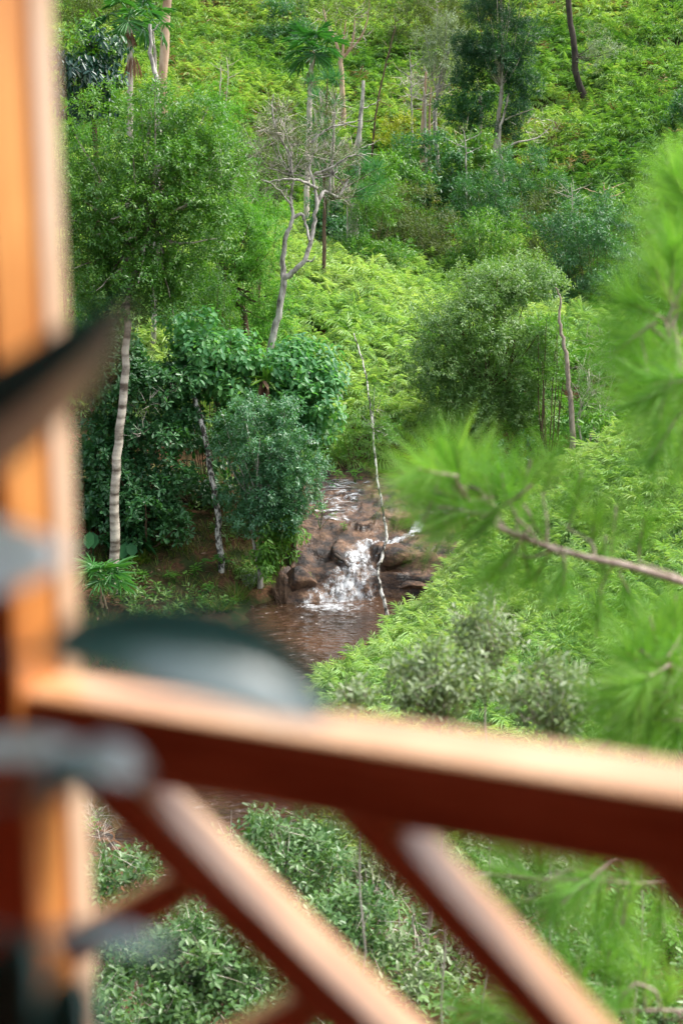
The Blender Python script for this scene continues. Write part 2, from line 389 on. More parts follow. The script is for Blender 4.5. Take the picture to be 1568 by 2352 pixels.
# ---- pool
reseed(31)
mb = MB(); gx = np.linspace(-24, 6, 60); gy = np.linspace(6, 37, 60); X, Y_ = np.meshgrid(gx, gy); n0, n1 = X.shape
i = np.arange(n0 - 1)[:, None] * n1; j = np.arange(n1 - 1)[None]
mb.add(np.stack([X, Y_, 0 * X], -1).reshape(-1, 3), np.stack([i + j, i + j + 1, i + n1 + j + 1, i + n1 + j], -1).reshape(-1, 4))
m, nt, out = new_mat('brown_water')
f = noise(nt, .5, 3); w = noise(nt, 2.3, 3, stretch=(.9, 1.7, 1), rough=.5)
b = principled(nt, ramp(nt, f, [(.35, (.028, .017, .010)), (.65, (.075, .038, .020))]), .06, .5); b.inputs['IOR'].default_value = 1.33
bump(nt, b, w, 1.0, .26); nt.links.new(b.outputs[0], out.inputs[0])
tag(mb.build('water', m, smooth=True), 'rippled tea brown pool below the falls', None, None, 'structure')
# ---- falling water: sheets that follow the rock
def flow_sheet(mb, uvs, tl, tr, bl, br, nx=30, ny=50, lift=.035, rough=.03, ctrl=None):
    a = np.linspace(0, 1, nx)[None]; b = np.linspace(0, 1, ny)[:, None]
    L = np.array([curve(tl, ny)]) if False else curve(tl, ny); R = curve(tr, ny)
    X = L[:, 0:1] * (1 - a) + R[:, 0:1] * a; Y = L[:, 1:2] * (1 - a) + R[:, 1:2] * a
    h = rock_h(X, Y); k = np.array([.25, .5, .25])
    for _ in range(2):
        hp = np.pad(h, 1, mode='edge'); h = np.maximum(h, .25 * (hp[:-2, 1:-1] + hp[2:, 1:-1] + hp[1:-1, :-2] + hp[1:-1, 2:]))
    edge = np.minimum(a, 1 - a) * 2 + 0 * b
    Z = h + lift * (.3 + .7 * sstep(0, .3, edge)) + rough * fbm(X * 7, Y * 5, 3)
    Z = np.maximum(Z, -.03)
    i = np.arange(ny - 1)[:, None] * nx; j = np.arange(nx - 1)[None]
    mb.add(np.stack([X, Y, Z], -1).reshape(-1, 3), np.stack([i + j, i + nx + j, i + nx + j + 1, i + j + 1], -1).reshape(-1, 4), tint=(edge).ravel())
def foammat(name, lo, hi, stretch, scale=6, alpha=True, dark=(.02, .018, .02), alo=.0):
    m, nt, out = new_mat(name)
    f = noise(nt, scale, 7, stretch=stretch, rough=.72)
    a = nt.nodes.new('ShaderNodeAttribute'); a.attribute_name = 'tint'
    ad = nt.nodes.new('ShaderNodeMath'); ad.operation = 'MULTIPLY_ADD'; ad.inputs[1].default_value = .16; nt.links.new(a.outputs['Fac'], ad.inputs[0]); nt.links.new(f, ad.inputs[2])
    msk = ramp(nt, ad.outputs[0], [(lo, (0, 0, 0)), (hi, (1, 1, 1))])
    foam = principled(nt, (.66, .68, .70), .45, .5)
    if alpha: other = nt.nodes.new('ShaderNodeBsdfTransparent')
    else:
        other = principled(nt, ramp(nt, f, [(.3, dark), (.6, (.10, .085, .08))]), .12, .6); bump(nt, other, f, .7, .05)
    bump(nt, foam, f, .6, .05)
    mx = nt.nodes.new('ShaderNodeMixShader'); nt.links.new(msk, mx.inputs[0]); nt.links.new(other.outputs[0], mx.inputs[1]); nt.links.new(foam.outputs[0], mx.inputs[2])
    nt.links.new(mx.outputs[0], out.inputs[0]); return m
fallroot = thing('waterfall', 'white water sliding down the stepped brown rock into the pool', 'waterfall', (0, 35, .3))
mb = MB()
flow_sheet(mb, None, [(.85, 36.5), (.35, 35.95), (-.35, 35.2), (-1.2, 34.2)], [(1.45, 36.5), (1.0, 35.95), (.9, 35.2), (.82, 34.3)], None, None, 60, 90, .05, .06)
mb.build('cascade', foammat('white_water', .51, .80, (1.0, .8, .9), 5.5, True), fallroot, smooth=False)
mb = MB()
flow_sheet(mb, None, [(3.4, 37.9), (2.4, 37.35), (1.7, 36.75), (1.2, 36.5), (.6, 36.25)], [(3.5, 37.6), (2.55, 37.05), (1.8, 36.45), (1.25, 36.15), (.8, 35.85)], None, None, 12, 60, .06, .04)
mb.build('side_chute', foammat('chute_water', .48, .76, (1, 1, 1), 6, True), fallroot)
mb = MB()
flow_sheet(mb, None, [(-.9, 39.7), (-1.0, 38.6), (-1.0, 37.2)], [(1.15, 39.5), (1.0, 38.4), (.5, 37.0)], None, None, 60, 60, .035, .01)
mb.build('thin_film', foammat('film_water', .615, .82, (.8, 2.6, 1), 4, True), fallroot)
mb = MB(); a = np.linspace(0, 6.283, 40, endpoint=False); rr = np.linspace(0, 1, 12)
V = np.array([(-.2 + r * 1.4 * math.cos(t) * (1 + .15 * math.sin(3 * t)), 34.1 + r * .7 * math.sin(t), .012) for r in rr for t in a])
i = np.arange(11)[:, None] * 40; j = np.arange(40)[None]; j2 = (j + 1) % 40
mb.add(V, np.stack([i + j, i + j2, i + 40 + j2, i + 40 + j], -1).reshape(-1, 4), tint=np.repeat(1.5 - 2.4 * rr, 40))
mb.build('foam_apron', foammat('apron_foam', .54, .86, (1, 1, 1), 5, True), fallroot)
# ================================================================== ferns
def fern_clumps(mb, cx, cy, rad, hgt, nf, L, W, k=7, s=.32, shape='dia', tint0=None, droop=.35):
    """domes of drooping, finger-like fern fronds"""
    M = len(cx)
    if tint0 is None: tint0 = rng.random(M)
    idx = np.repeat(np.arange(M), nf); N = len(idx)
    az = rng.random(N) * 6.283; r = np.sqrt(rng.random(N)); 
    r0 = rad[idx] * r; x = cx[idx] + r0 * np.cos(az); y = cy[idx] + r0 * np.sin(az)
    z = ground(x, y) + hgt[idx] * (1 - .75 * r ** 2.2) * rng.uniform(.75, 1.08, N)
    o = np.stack([np.cos(az), np.sin(az), 0 * az], 1)
    ax = nrm(o * (.35 + .6 * r[:, None]) + np.array([0, -.25, 0]) + rng.normal(0, .35, (N, 3)) + np.stack([0 * az, 0 * az, .45 - .7 * r], 1))
    up = np.array([0, 0, 1.]) + o * .5 * r[:, None] + rng.normal(0, .2, (N, 3))
    side = nrm(np.cross(ax, up)); up = np.cross(side, ax); p = np.stack([x, y, z], 1)
    tt = np.clip(.55 * tint0[idx] + .25 * rng.random(N) + .1, 0, 1)
    sc = rng.uniform(.75, 1.25, N)
    PP = []; DD = []; UU = []; TT = []; LL = []
    for j in range(k):
        q = j / max(1, k - 1); sg = 1 if j % 2 else -1
        an = (1.15 - .85 * q) * sg * (1 + rng.normal(0, .1, N))
        if j == k - 1: an = rng.normal(0, .15, N)
        d = ax * np.cos(an)[:, None] + side * np.sin(an)[:, None] - up * .1
        PP.append(p + ax * (s * sc * q)[:, None]); DD.append(d); UU.append(up + rng.normal(0, .15, (N, 3)))
        LL.append(L * sc * (1 - .35 * q) * rng.uniform(.8, 1.15, N)); TT.append(np.clip(tt + .12 * rng.normal(0, 1, N), 0, .999))
    LL = np.concatenate(LL)
    leaves(mb, np.concatenate(PP), np.concatenate(DD), np.concatenate(UU), LL, LL * W / L, shape, .22, droop, np.concatenate(TT))
def scatter(x0, x1, y0, y1, sp, cond, h=.5, mu=170, mv=200):
    gx, gy = np.meshgrid(np.arange(x0, x1, sp), np.arange(y0, y1, sp)); x = gx.ravel() + rng.uniform(-.5, .5, gx.size) * sp; y = gy.ravel() + rng.uniform(-.5, .5, gx.size) * sp
    z = ground(x, y); u, v = proj(np.stack([x, y, z + h], 1))
    k = (u > -mu) & (u < 1568 + mu) & (v > -mv) & (v < 2352 + mv); x = x[k]; y = y[k]
    k = cond(x, y); return x[k], y[k]
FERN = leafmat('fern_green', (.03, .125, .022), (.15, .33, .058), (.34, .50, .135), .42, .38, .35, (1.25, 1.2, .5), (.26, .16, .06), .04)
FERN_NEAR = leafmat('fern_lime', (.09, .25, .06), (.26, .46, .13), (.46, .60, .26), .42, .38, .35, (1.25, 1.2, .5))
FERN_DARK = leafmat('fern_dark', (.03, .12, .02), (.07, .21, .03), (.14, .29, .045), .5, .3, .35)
reseed(41)
def nstream(x, y): return stream_d(x, y) > .55
mb = MB()
x, y = scatter(-34, 34, 63, 116, 1.35, lambda x, y: y > 63)
big = fbm(x * .13, y * .13, 3); sz = 1 + .35 * vnoise(x * .6, y * .6)
fern_clumps(mb, x, y, .98 * sz, (.75 + .65 * rng.random(len(x))) * sz, 54, .46, .075, 7, .38, tint0=np.clip(.5 + .75 * big + rng.normal(0, .18, len(x)), 0, 1))
tag(mb.build('hillside_ferns', FERN), 'yellow green fern thicket covering the far hillside', 'ferns', None, 'stuff')
mb = MB(); x, y = scatter(-34, 34, 63, 116, 3.1, lambda x, y: (y > 63) & (vnoise(x * .3 + 4, y * .3) > -.1))
n_ = len(x); k_ = 26; xx = np.repeat(x, k_) + rng.normal(0, .35, n_ * k_); yy = np.repeat(y, k_) + rng.normal(0, .35, n_ * k_); az = rng.random(n_ * k_) * 6.28
leaves(mb, np.stack([xx, yy, ground(xx, yy) + .5], 1), np.stack([np.cos(az) * .6, np.sin(az) * .6, rng.uniform(.4, 1.3, n_ * k_)], 1), np.stack([-np.cos(az), -np.sin(az), 1 + 0 * az], 1), rng.uniform(.6, 1.3, n_ * k_), .04, 'strip', 0, rng.uniform(.1, .5, (n_ * k_, 1)), np.repeat(rng.random(n_), k_))
tag(mb.build('hillside_grass', leafmat('hill_grass_blade', (.10, .22, .05), (.24, .34, .10), (.40, .46, .18), .5, .3, .4, None, (.30, .21, .11), .2)), 'tall grass blades poking through the hillside ferns', 'grass', None, 'stuff')
mb = MB(); x, y = scatter(-34, 34, 63, 116, 4.2, lambda x, y: (y > 63) & (rng.random(len(x)) < .6))
fern_clumps(mb, x, y, .7 + 0 * x, 1.0 + .3 * rng.random(len(x)), 26, .4, .06, 6, .34)
tag(mb.build('dead_ferns', leafmat('dead_fern', (.14, .08, .04), (.24, .16, .08), (.34, .26, .14), .8, .15, .2)), 'withered tan fern patches among the green hillside ferns', 'ferns', None, 'stuff')
mb = MB()
def mound(x, y): return (y <= 63) & (y > 41.3 + .25 * np.maximum(0, x - 1.5)) & (x > -9 - .2 * (y - 42)) & (x < 9.5) & ~((x > 3.2) & (y < 47))
x, y = scatter(-20, 12, 40, 63.5, .8, mound)
sz = 1 + .3 * vnoise(x * .8, y * .8)
fern_clumps(mb, x, y, .7 * sz, (.5 + .4 * rng.random(len(x))) * sz, 46, .36, .052, 8, .30, tint0=np.clip(.6 + .5 * fbm(x * .25, y * .25, 2), 0, 1))
tag(mb.build('mound_ferns', FERN_NEAR), 'pale lime ferns on the rounded spur behind the waterfall', 'ferns', None, 'stuff')
mb = MB()
def bank(x, y): return nstream(x, y) & (x > -2.4) & (y > 16.5) & (y < 35.5) & ~((rock_mask(x, y) > .1) & (y > 33)) & (x > .35 * (24 - y) - 1.5)
x, y = scatter(-3, 14, 16, 36, .55, bank)
sz = 1 + .3 * vnoise(x * 1.1, y * 1.1); dd = stream_d(x, y); sz *= .6 + .4 * sstep(.5, 2, dd)
fern_clumps(mb, x, y, .5 * sz, (.4 + .35 * rng.random(len(x))) * sz, 60, .21, .03, 8, .2, tint0=np.clip(.6 + .4 * fbm(x * .4, y * .4, 2), 0, 1))
tag(mb.build('bank_ferns', FERN_NEAR), 'bright lime ferns on the bank right of the pool', 'ferns', None, 'stuff')
mb = MB()
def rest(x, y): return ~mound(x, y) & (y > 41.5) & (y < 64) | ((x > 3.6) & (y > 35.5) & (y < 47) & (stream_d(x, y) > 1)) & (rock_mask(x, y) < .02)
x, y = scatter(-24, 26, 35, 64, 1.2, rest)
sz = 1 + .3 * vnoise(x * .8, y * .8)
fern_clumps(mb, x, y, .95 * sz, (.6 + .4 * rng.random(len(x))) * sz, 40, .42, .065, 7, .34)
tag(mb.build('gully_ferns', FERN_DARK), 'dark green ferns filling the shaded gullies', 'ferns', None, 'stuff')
# ================================================================== trees and shrubs
B_BAND = bark('banded_bark', (.10, .075, .055), (.52, .46, .38), 14, .42, .62, (1, 1, 1), bands=5.5)
B_GREY = bark('grey_bark', (.09, .078, .066), (.54, .50, .45), 7, .36, .60)
B_PALE = bark('pale_bark', (.26, .21, .16), (.58, .52, .44), 6, .35, .6)
B_PINK = bark('pinkish_bark', (.30, .17, .10), (.62, .45, .32), 3, .35, .65, (1, 1, .3))
B_DARK = bark('dark_bark', (.018, .014, .012), (.09, .07, .055), 5, .35, .7)
B_BROWN = bark('brown_bark', (.05, .028, .018), (.20, .13, .085), 8, .35, .7)
B_SPOT = bark('spotted_bark', (.045, .038, .032), (.60, .57, .52), 9, .46, .56, (1, 1, .5))
B_TWIG = bark('dry_twig', (.30, .25, .20), (.58, .53, .46), 5, .35, .65)
L_MID = leafmat('mid_green_leaf', (.035, .125, .020), (.075, .21, .032), (.17, .31, .055), .36, .36, .6, None, (.30, .33, .06), .05)
L_DEEP = leafmat('deep_green_leaf', (.022, .10, .038), (.05, .16, .055), (.09, .23, .08), .38, .32, .55)
L_BLUE = leafmat('blue_green_leaf', (.008, .045, .036), (.018, .07, .05), (.06, .16, .04), .33, .2, .6)
L_TEAL = leafmat('teal_leaf', (.05, .18, .07), (.09, .27, .10), (.17, .36, .11), .42, .4, .5, None, (.32, .20, .04), .035)
L_BUSH = leafmat('bush_leaf', (.035, .13, .06), (.07, .20, .09), (.14, .29, .14), .34, .32, .7)
L_ROUND = leafmat('round_bush_leaf', (.055, .15, .042), (.125, .245, .065), (.25, .36, .125), .42, .36, .65)
L_LIGHT = leafmat('light_leaf', (.05, .15, .018), (.10, .25, .03), (.20, .36, .06), .42, .34, .5)
L_OLIVE = leafmat('olive_leaf', (.05, .085, .022), (.085, .13, .035), (.15, .19, .06), .5, .28, .4, None, (.22, .13, .05), .05)
L_SILVER = leafmat('silver_leaf', (.10, .15, .10), (.19, .25, .17), (.30, .36, .26), .5, .25, .4)
L_FEATH = leafmat('feather_leaf', (.05, .17, .022), (.09, .26, .035), (.18, .36, .06), .48, .38, .4)
L_PALM = leafmat('palm_leaf', (.02, .10, .03), (.04, .17, .04), (.09, .27, .06), .32, .28, .7)
L_DARKT = leafmat('dark_needle_leaf', (.013, .065, .032), (.03, .105, .046), (.065, .16, .06), .42, .25, .5)
L_ARROW = leafmat('arrow_leaf', (.015, .075, .025), (.025, .105, .035), (.04, .14, .045), .65, .25, .15)
L_YEL = leafmat('yellow_leaf', (.14, .20, .02), (.26, .32, .03), (.42, .42, .05), .5, .34, .4)
L_DRY = leafmat('dry_leaf', (.10, .05, .03), (.22, .12, .075), (.38, .26, .19), .8, .15, .2)
L_PINE = leafmat('soft_pine_needle', (.03, .13, .05), (.05, .19, .065), (.09, .26, .08), .5, .3, .4)
def G(x, y, dz=0): return np.array([x, y, gz(x, y) + dz])
def under(u, Y, dz=0):
    p = P(u, 1000, Y); return G(p[0], Y, dz)
def px(pts): return [P(*q) for q in pts]
_tk = [100]
def tree(name, label, cat, base, stems, crowns, bmat, group=None, stem_name='trunk'):
    """base: world point; stems: [(points, r0, r1, sides)]; crowns: [(part name, material, builder)]"""
    _tk[0] += 1; reseed(_tk[0])
    t = thing(name, label, cat, base, group)
    if stems:
        mb = MB()
        for pts, r0, r1, *sd in stems: 
            q = curve(pts, max(6, len(pts) * 4), .012 if len(pts) > 2 else 0); tube(mb, q, r0, r1, sd[0] if sd else 7, rough=.06)
        mb.build(stem_name, bmat, t, smooth=True)
    for nm, mat, fn in crowns:
        mb = MB(); fn(mb)
        if mb.n: mb.build(nm, mat, t)
    return t
def fol(bl, kind, dens=14, **ov):
    if kind in ('far', 'farfine'): dens *= 1.9
    return lambda mb: foliage(mb, bl, kind, dens, **ov)
def limbs_to(bl, origin, r0=.04, n=None, wig=.08):
    """limbs from a point on the trunk towards clump centres"""
    out = []
    for c, r, fl in (bl if n is None else bl[:n]):
        mid = origin + (c - origin) * .5 + np.array([0, 0, -.15 * np.linalg.norm(c - origin)]) + rng.normal(0, wig, 3)
        out.append(([origin, mid, c + (c - origin) * .1], r0, r0 * .25, 5))
    return out
# ---- tall banded tree on the left
bl = blobs(335, 440, 190, 240, 34.2, 44, 36, 70, .7, 1) + blobs(440, 400, 110, 150, 34.5, 10, 44, 66, .8, 2) + blobs(330, 650, 130, 75, 33.8, 15, 34, 54, .8, 3) + blobs(220, 560, 70, 170, 34, 10, 44, 64, .8, 301)
base = P(258, 1345, 33.2); base[2] = gz(base[0], base[1]) - .1
tr = [base] + px([(264, 1200, 33.2), (268, 1060, 33.2), (283, 920, 33.3), (292, 760, 33.4), (294, 690, 33.5), (325, 580, 34), (350, 470, 34.2), (340, 370, 34.2), (345, 250, 34.2)])
st = [(tr, .125, .04, 9)] + limbs_to(bl, P(335, 520, 34.1), .05, 12) + limbs_to(bl[44:], P(345, 450, 34.2), .045)
st += [(px([(335, 530, 33.9), (315, 500, 33.5), (290, 495, 33.2), (255, 503, 33)]), .05, .015, 5), (px([(325, 570, 33.8), (310, 545, 33.4), (290, 552, 33)]), .04, .012, 5)]
tree('banded_tree', 'tall slim tree with pale ringed trunk and dense mid green crown beside the timber post', 'tree', base, st, [('crown', L_MID, fol(bl, 'small', 29, under=.7))], B_BAND)
# ---- spoon-leaved shrub mass behind that trunk
bl = blobs(320, 1170, 110, 95, 35.4, 12, 34, 52, .7, 401) + blobs(310, 1010, 130, 220, 35.9, 26, 38, 62, .7, 4) + blobs(250, 850, 70, 110, 36, 6, 40, 60, .8, 5) + blobs(400, 860, 60, 90, 36.6, 4, 35, 55, 1, 501)
base = under(310, 35.9)
tree('spoon_leaved_shrub', 'tall dark shrub with whorled spoon shaped leaves behind the ringed trunk', 'shrub', base, limbs_to(bl, base, .05, 12), [('foliage', L_DEEP, fol(bl, 'spoon', 20, under=.6)), ('dry_sprays', B_TWIG, lambda mb: twigs(mb, blobs(350, 960, 70, 90, 35.2, 5, 20, 34, .6, 6), 14, .35, .012))], B_BROWN, stem_name='stems')
# ---- dark blue-green tree top left
bl = blobs(205, 180, 75, 105, 40, 14, 26, 46, .8, 7)
base = under(215, 40.5)
tree('drooping_leaf_tree', 'dark blue green tree with hanging glossy leaves beside the top of the post', 'tree', base, [([base, P(225, 500, 40.5), P(215, 250, 40.2), P(205, 120, 40)], .11, .04)] + limbs_to(bl, P(215, 240, 40.2), .03, 8), [('crown', L_BLUE, fol(bl, 'hang', 16, L=.19, W=.075)), ('young_leaves', L_LIGHT, fol(blobs(190, 90, 55, 45, 39.8, 6, 18, 30, .8, 8) + blobs(255, 170, 25, 80, 39.6, 5, 14, 24, .6, 9), 'broad', 12, L=.15, W=.075, g=.1))], B_BROWN)
# ---- twisted grey tree in the middle
bl = blobs(655, 335, 95, 95, 38.2, 17, 26, 44, .9, 10) + blobs(770, 345, 62, 125, 38.6, 12, 22, 36, .9, 11) + blobs(615, 420, 55, 45, 38, 5, 22, 34, .8, 12)
base = under(598, 38)
st = [([base] + px([(600, 1000, 37.8), (607, 860, 37.8), (622, 790, 37.8), (640, 720, 37.8), (652, 640, 37.8)]), .105, .085, 9),
 (px([(652, 640, 37.8), (650, 600, 37.9), (657, 540, 37.9), (672, 500, 37.9), (668, 450, 38), (673, 415, 38), (668, 330, 38.2)]), .078, .022, 8),
 (px([(652, 640, 37.8), (680, 618, 37.7), (704, 590, 37.7), (718, 530, 37.8), (727, 470, 37.9), (722, 430, 38), (712, 380, 38), (730, 330, 38.3)]), .082, .024, 8),
 (px([(672, 500, 37.9), (695, 494, 37.9), (704, 520, 37.8), (710, 552, 37.7)]), .05, .035, 6), (px([(704, 598, 37.7), (716, 600, 37.5), (724, 588, 37.4)]), .035, .012, 5),
 (px([(727, 470, 37.9), (745, 440, 38.2), (775, 452, 38.3), (790, 430, 38.4), (800, 412, 38.4)]), .06, .02, 6),
 (px([(757, 444, 38.3), (762, 380, 38.5), (765, 330, 38.6), (768, 250, 38.6)]), .045, .02, 6),
 (px([(727, 432, 38), (690, 415, 37.6), (655, 412, 37.3), (620, 418, 37.2)]), .05, .012, 5),
 (px([(722, 400, 38), (760, 385, 37.8), (800, 360, 37.7), (838, 355, 37.6)]), .045, .012, 5),
 (px([(712, 330, 38), (745, 300, 38), (790, 285, 38), (830, 275, 38)]), .035, .01, 5), (px([(668, 470, 37.9), (645, 440, 37.6), (620, 420, 37.4), (600, 412, 37.3)]), .03, .01, 5),
 (px([(668, 360, 38), (640, 310, 38), (625, 250, 38), (628, 215, 38)]), .035, .01, 5)] + limbs_to(bl[:14], P(670, 400, 38), .02) + limbs_to(bl[14:24], P(765, 400, 38.4), .02)
tree('twisted_tree', 'twisted pale grey tree with forked trunk and thin twiggy crown in the middle', 'tree', base, st, [('crown', L_OLIVE, fol(bl, 'tiny', 18, inner=.1, L=.08, W=.034)), ('twig_sprays', B_TWIG, lambda mb: twigs(mb, bl, 30, .42, .012))], B_GREY)
# ---- broad-leaved tree below it
bl = blobs(520, 850, 105, 85, 36.8, 14, 36, 54, .8, 13) + blobs(680, 900, 85, 130, 36.9, 18, 34, 54, .7, 14) + blobs(470, 800, 60, 60, 37, 4, 30, 45, .8, 15) + blobs(590, 990, 90, 60, 36.9, 5, 30, 45, .6, 16)
base = under(585, 37.2)
tree('broad_leaved_tree', 'broad leaved tree with heart shaped teal leaves below the twisted trunk', 'tree', base, [([base, P(580, 1100, 37.2), P(590, 950, 37), P(600, 850, 37)], .09, .04)] + limbs_to(bl, P(585, 1000, 37), .03, 20), [('crown', L_TEAL, fol(bl, 'broad', 21, under=.6))], B_BROWN)
# ---- fine-leaved round bush by the fall
bl = blobs(600, 1000, 115, 95, 34.6, 20, 24, 44, .9, 17) + blobs(665, 1100, 90, 95, 34.5, 19, 24, 42, .9, 18) + blobs(590, 1150, 80, 80, 34.7, 9, 34, 48, .8, 19) + blobs(630, 1190, 70, 40, 34.5, 8, 22, 34, .8, 191)
base = under(592, 34.9)
tree('dense_bush', 'dense dark bush with small glossy leaves leaning over the pool edge', 'bush', base, [([base, P(600, 1220, 34.8), P(612, 1120, 34.7), P(625, 1010, 34.6)], .075, .03), ([base + [.05, .1, 0], P(575, 1200, 34.8), P(560, 1090, 34.7)], .05, .02)] + limbs_to(bl, P(605, 1150, 34.7), .025, 20), [('foliage', L_BUSH, fol(bl, 'smalldense', 28, under=.8))], B_GREY)
bl = blobs(640, 1235, 55, 55, 34.3, 14, 15, 26, .8, 20) + blobs(610, 1290, 40, 30, 34.2, 6, 14, 22, .8, 202)
base = under(650, 34.5)
tree('bright_shrub', 'bright green shrub with pointed leaves hanging under the dense dark bush', 'shrub', base, limbs_to(bl, base, .009), [('foliage', L_LIGHT, fol(bl, 'hang', 26, L=.16, W=.06, g=.5))], B_BROWN, stem_name='stems')
# ---- slim leaning trunk in the dark gap
base = P(507, 1275, 35.1); base[2] = gz(base[0], base[1]) - .05
tree('slim_tree', 'slim pale trunk leaning in the dark gap left of the dense bush', 'tree', base, [([base] + px([(500, 1180, 35.2), (488, 1110, 35.3), (472, 1010, 35.6), (452, 930, 36), (440, 900, 36.2), (425, 840, 36.5)]), .085, .05, 8)], [('crown', L_TEAL, fol(blobs(440, 770, 70, 60, 36.8, 6, 28, 42, .8, 21), 'broad', 13))], B_SPOT)
# ---- feathery tree between
bl = blobs(470, 700, 60, 60, 41, 7, 30, 44, .7, 242) + blobs(560, 560, 90, 85, 42, 16, 28, 44, .7, 22) + blobs(520, 480, 70, 60, 42.3, 6, 24, 38, .7, 23) + blobs(610, 690, 60, 60, 41.5, 6, 24, 36, .7, 24) + blobs(470, 650, 60, 80, 42, 5, 28, 40, .7, 241)
base = under(570, 42)
tree('feathery_tree', 'feathery light green tree with crooked brown trunk left of the twisted tree', 'tree', base, [([base] + px([(562, 740, 42), (545, 700, 42), (528, 655, 42), (510, 610, 42), (500, 560, 42), (490, 515, 42)]), .12, .07, 7), (px([(528, 655, 42), (545, 650, 41.8), (560, 640, 41.6)]), .04, .012, 5)] + limbs_to(bl, P(525, 650, 42), .035), [('crown', L_FEATH, fol(bl, 'feather', 15, under=.7))], B_BROWN)
bl = blobs(505, 260, 60, 90, 46, 7, 22, 36, .7, 25)
base = under(505, 46)
tree('feathery_sapling', 'small feathery sapling with thin pale stem above the big left crown', 'tree', base, [([base, P(506, 400, 46), P(505, 240, 46), P(507, 150, 46)], .05, .015)] , [('crown', L_FEATH, fol(bl, 'feather', 7, L=.2, W=.03))], B_PALE)
# ---- dead fronds and strap leaves lodged on a trunk
base = P(605, 905, 36.1)
def straps(c, R, n, W, dn, seed):
    def f(mb):
        reseed(seed); az = rng.uniform(0, 6.28, n); d = np.stack([np.cos(az) * .5, np.sin(az) * .5 - .3, np.full(n, dn) + rng.normal(0, .35, n)], 1)
        leaves(mb, c + rng.normal(0, .05, (n, 3)), d, np.stack([np.cos(az), np.sin(az) - .6, .3 + 0 * az], 1), R * rng.uniform(.6, 1.2, n), W, 'oval', .1, .35)
    return f
tree('perched_fern', 'perched strap leaf plant with hanging dead brown fronds on the twisted trunk', 'plant', base, [], [('dead_fronds', L_DRY, straps(P(603, 880, 36.1), .55, 30, .11, -1.0, 5)), ('fronds', L_LIGHT, straps(P(612, 875, 36.05), .5, 14, .1, .35, 6))], B_BROWN)
# ---- pine sapling behind the twisted crown
def needle_tufts(cs, n, L, W):
    def f(mb):
        for c in cs:
            d = nrm(rng.normal(0, 1, (n, 3)) + [0, 0, .5]); leaves(mb, c + d * .1, d, rng.normal(0, 1, (n, 3)), L * rng.uniform(.7, 1.1, n), W, 'strip', 0, .05)
    return f
base = under(745, 52)
reseed(77); tc = [b[0] for b in blobs(745, 300, 45, 150, 52, 22, 15, 20, 1, 26)] + [b[0] for b in blobs(835, 400, 40, 70, 52, 10, 12, 16, 1, 27)]
tree('slender_pine', 'slender blue green pine sapling hazy with soft needles behind the twisted crown', 'pine', base, [([base, P(745, 430, 52), P(748, 300, 52), P(752, 180, 52)], .08, .02)] + [([P(747, 200 + 14 * k, 52), q], .02, .008, 4) for k, q in enumerate(tc[:22])] + [([P(746, 460, 52), q], .025, .008, 4) for q in tc[22:]], [('needles', L_PINE, needle_tufts(tc, 110, .42, .016))], B_BROWN)
# ---- fan palms
def fan(mb, c, d, R, n=22, tint=.5, spread=115):
    d = nrm(np.asarray(d, float)); s = nrm(np.cross(d, [0, 0, 1.])); u = np.cross(s, d)
    a = np.radians(np.linspace(-spread, spread, n)); dd = d * np.cos(a)[:, None] + s * np.sin(a)[:, None] + u * .12
    leaves(mb, np.repeat([c], n, 0), dd + rng.normal(0, .04, (n, 3)), np.repeat([u], n, 0) + rng.normal(0, .25, (n, 3)), R * (1 - .3 * np.abs(a) / 2) * rng.uniform(.8, 1.1, n), R * .062, 'oval', .3, rng.uniform(.1, .6, (n, 1)), np.clip(tint + rng.normal(0, .1, n), 0, 1))
def palm_crown(c, R, pet, nf, seed, lowest=-.5):
    def f(mb):
        reseed(seed)
        for k in range(nf):
            az = k * 2.4 + rng.normal(0, .2); el = lowest + (1.25 - lowest) * (k + .5) / nf
            d = np.array([math.cos(az) * math.cos(el), math.sin(az) * math.cos(el), math.sin(el)])
            e = c + d * pet * rng.uniform(.8, 1.1); tube(mb, curve([c, c + d * pet * .5 + [0, 0, .04], e], 5), .018, .01, 4, tint=.6, cap=False)
            fan(mb, e, d + [0, 0, -.35], R * rng.uniform(.85, 1.1), tint=rng.uniform(.15, .85))
    return f
def skirt(c, n, L, seed, W=.09):
    def f(mb):
        reseed(seed); az = rng.random(n) * 6.28
        d = np.stack([np.cos(az) * .45, np.sin(az) * .45, np.full(n, -1.)], 1)
        leaves(mb, c + d * [.2, .2, 0], d, np.stack([np.cos(az), np.sin(az), .2 + 0 * az], 1), L * rng.uniform(.5, 1.1, n), W, 'oval', .1, .1)
    return f
base = under(705, 62)
tree('fan_palm', 'tall fan palm with grey stem and small brown skirt in the centre of the hillside', 'palm', base, [([base] + px([(704, 470, 62), (708, 340, 62), (712, 220, 62), (716, 120, 62)]), .13, .10, 8)], [('fronds', L_PALM, palm_crown(P(716, 112, 62), .95, .72, 14, 61, -.75)), ('dead_fronds', L_DRY, skirt(P(712, 165, 62), 26, .65, 62)), ('leaf_sheaths', L_DRY, skirt(P(716, 115, 62), 24, .6, 63, .07))], B_PALE)
base = under(299, 47)
tree('fan_palm', 'fan palm with shaggy brown collar standing left of the dark wavy trunk', 'palm', base, [([base] + px([(299, 330, 47), (299, 215, 47), (298, 120, 47), (299, 50, 47)]), .10, .085, 8)], [('fronds', L_PALM, palm_crown(P(299, 34, 47), .75, .62, 11, 64, -.9)), ('leaf_sheaths', L_DRY, skirt(P(297, 75, 47), 60, .5, 65, .07)), ('dead_fronds', L_DRY, skirt(P(305, 128, 46.9), 20, .8, 66, .06))], B_PALE)
base = under(352, 50)
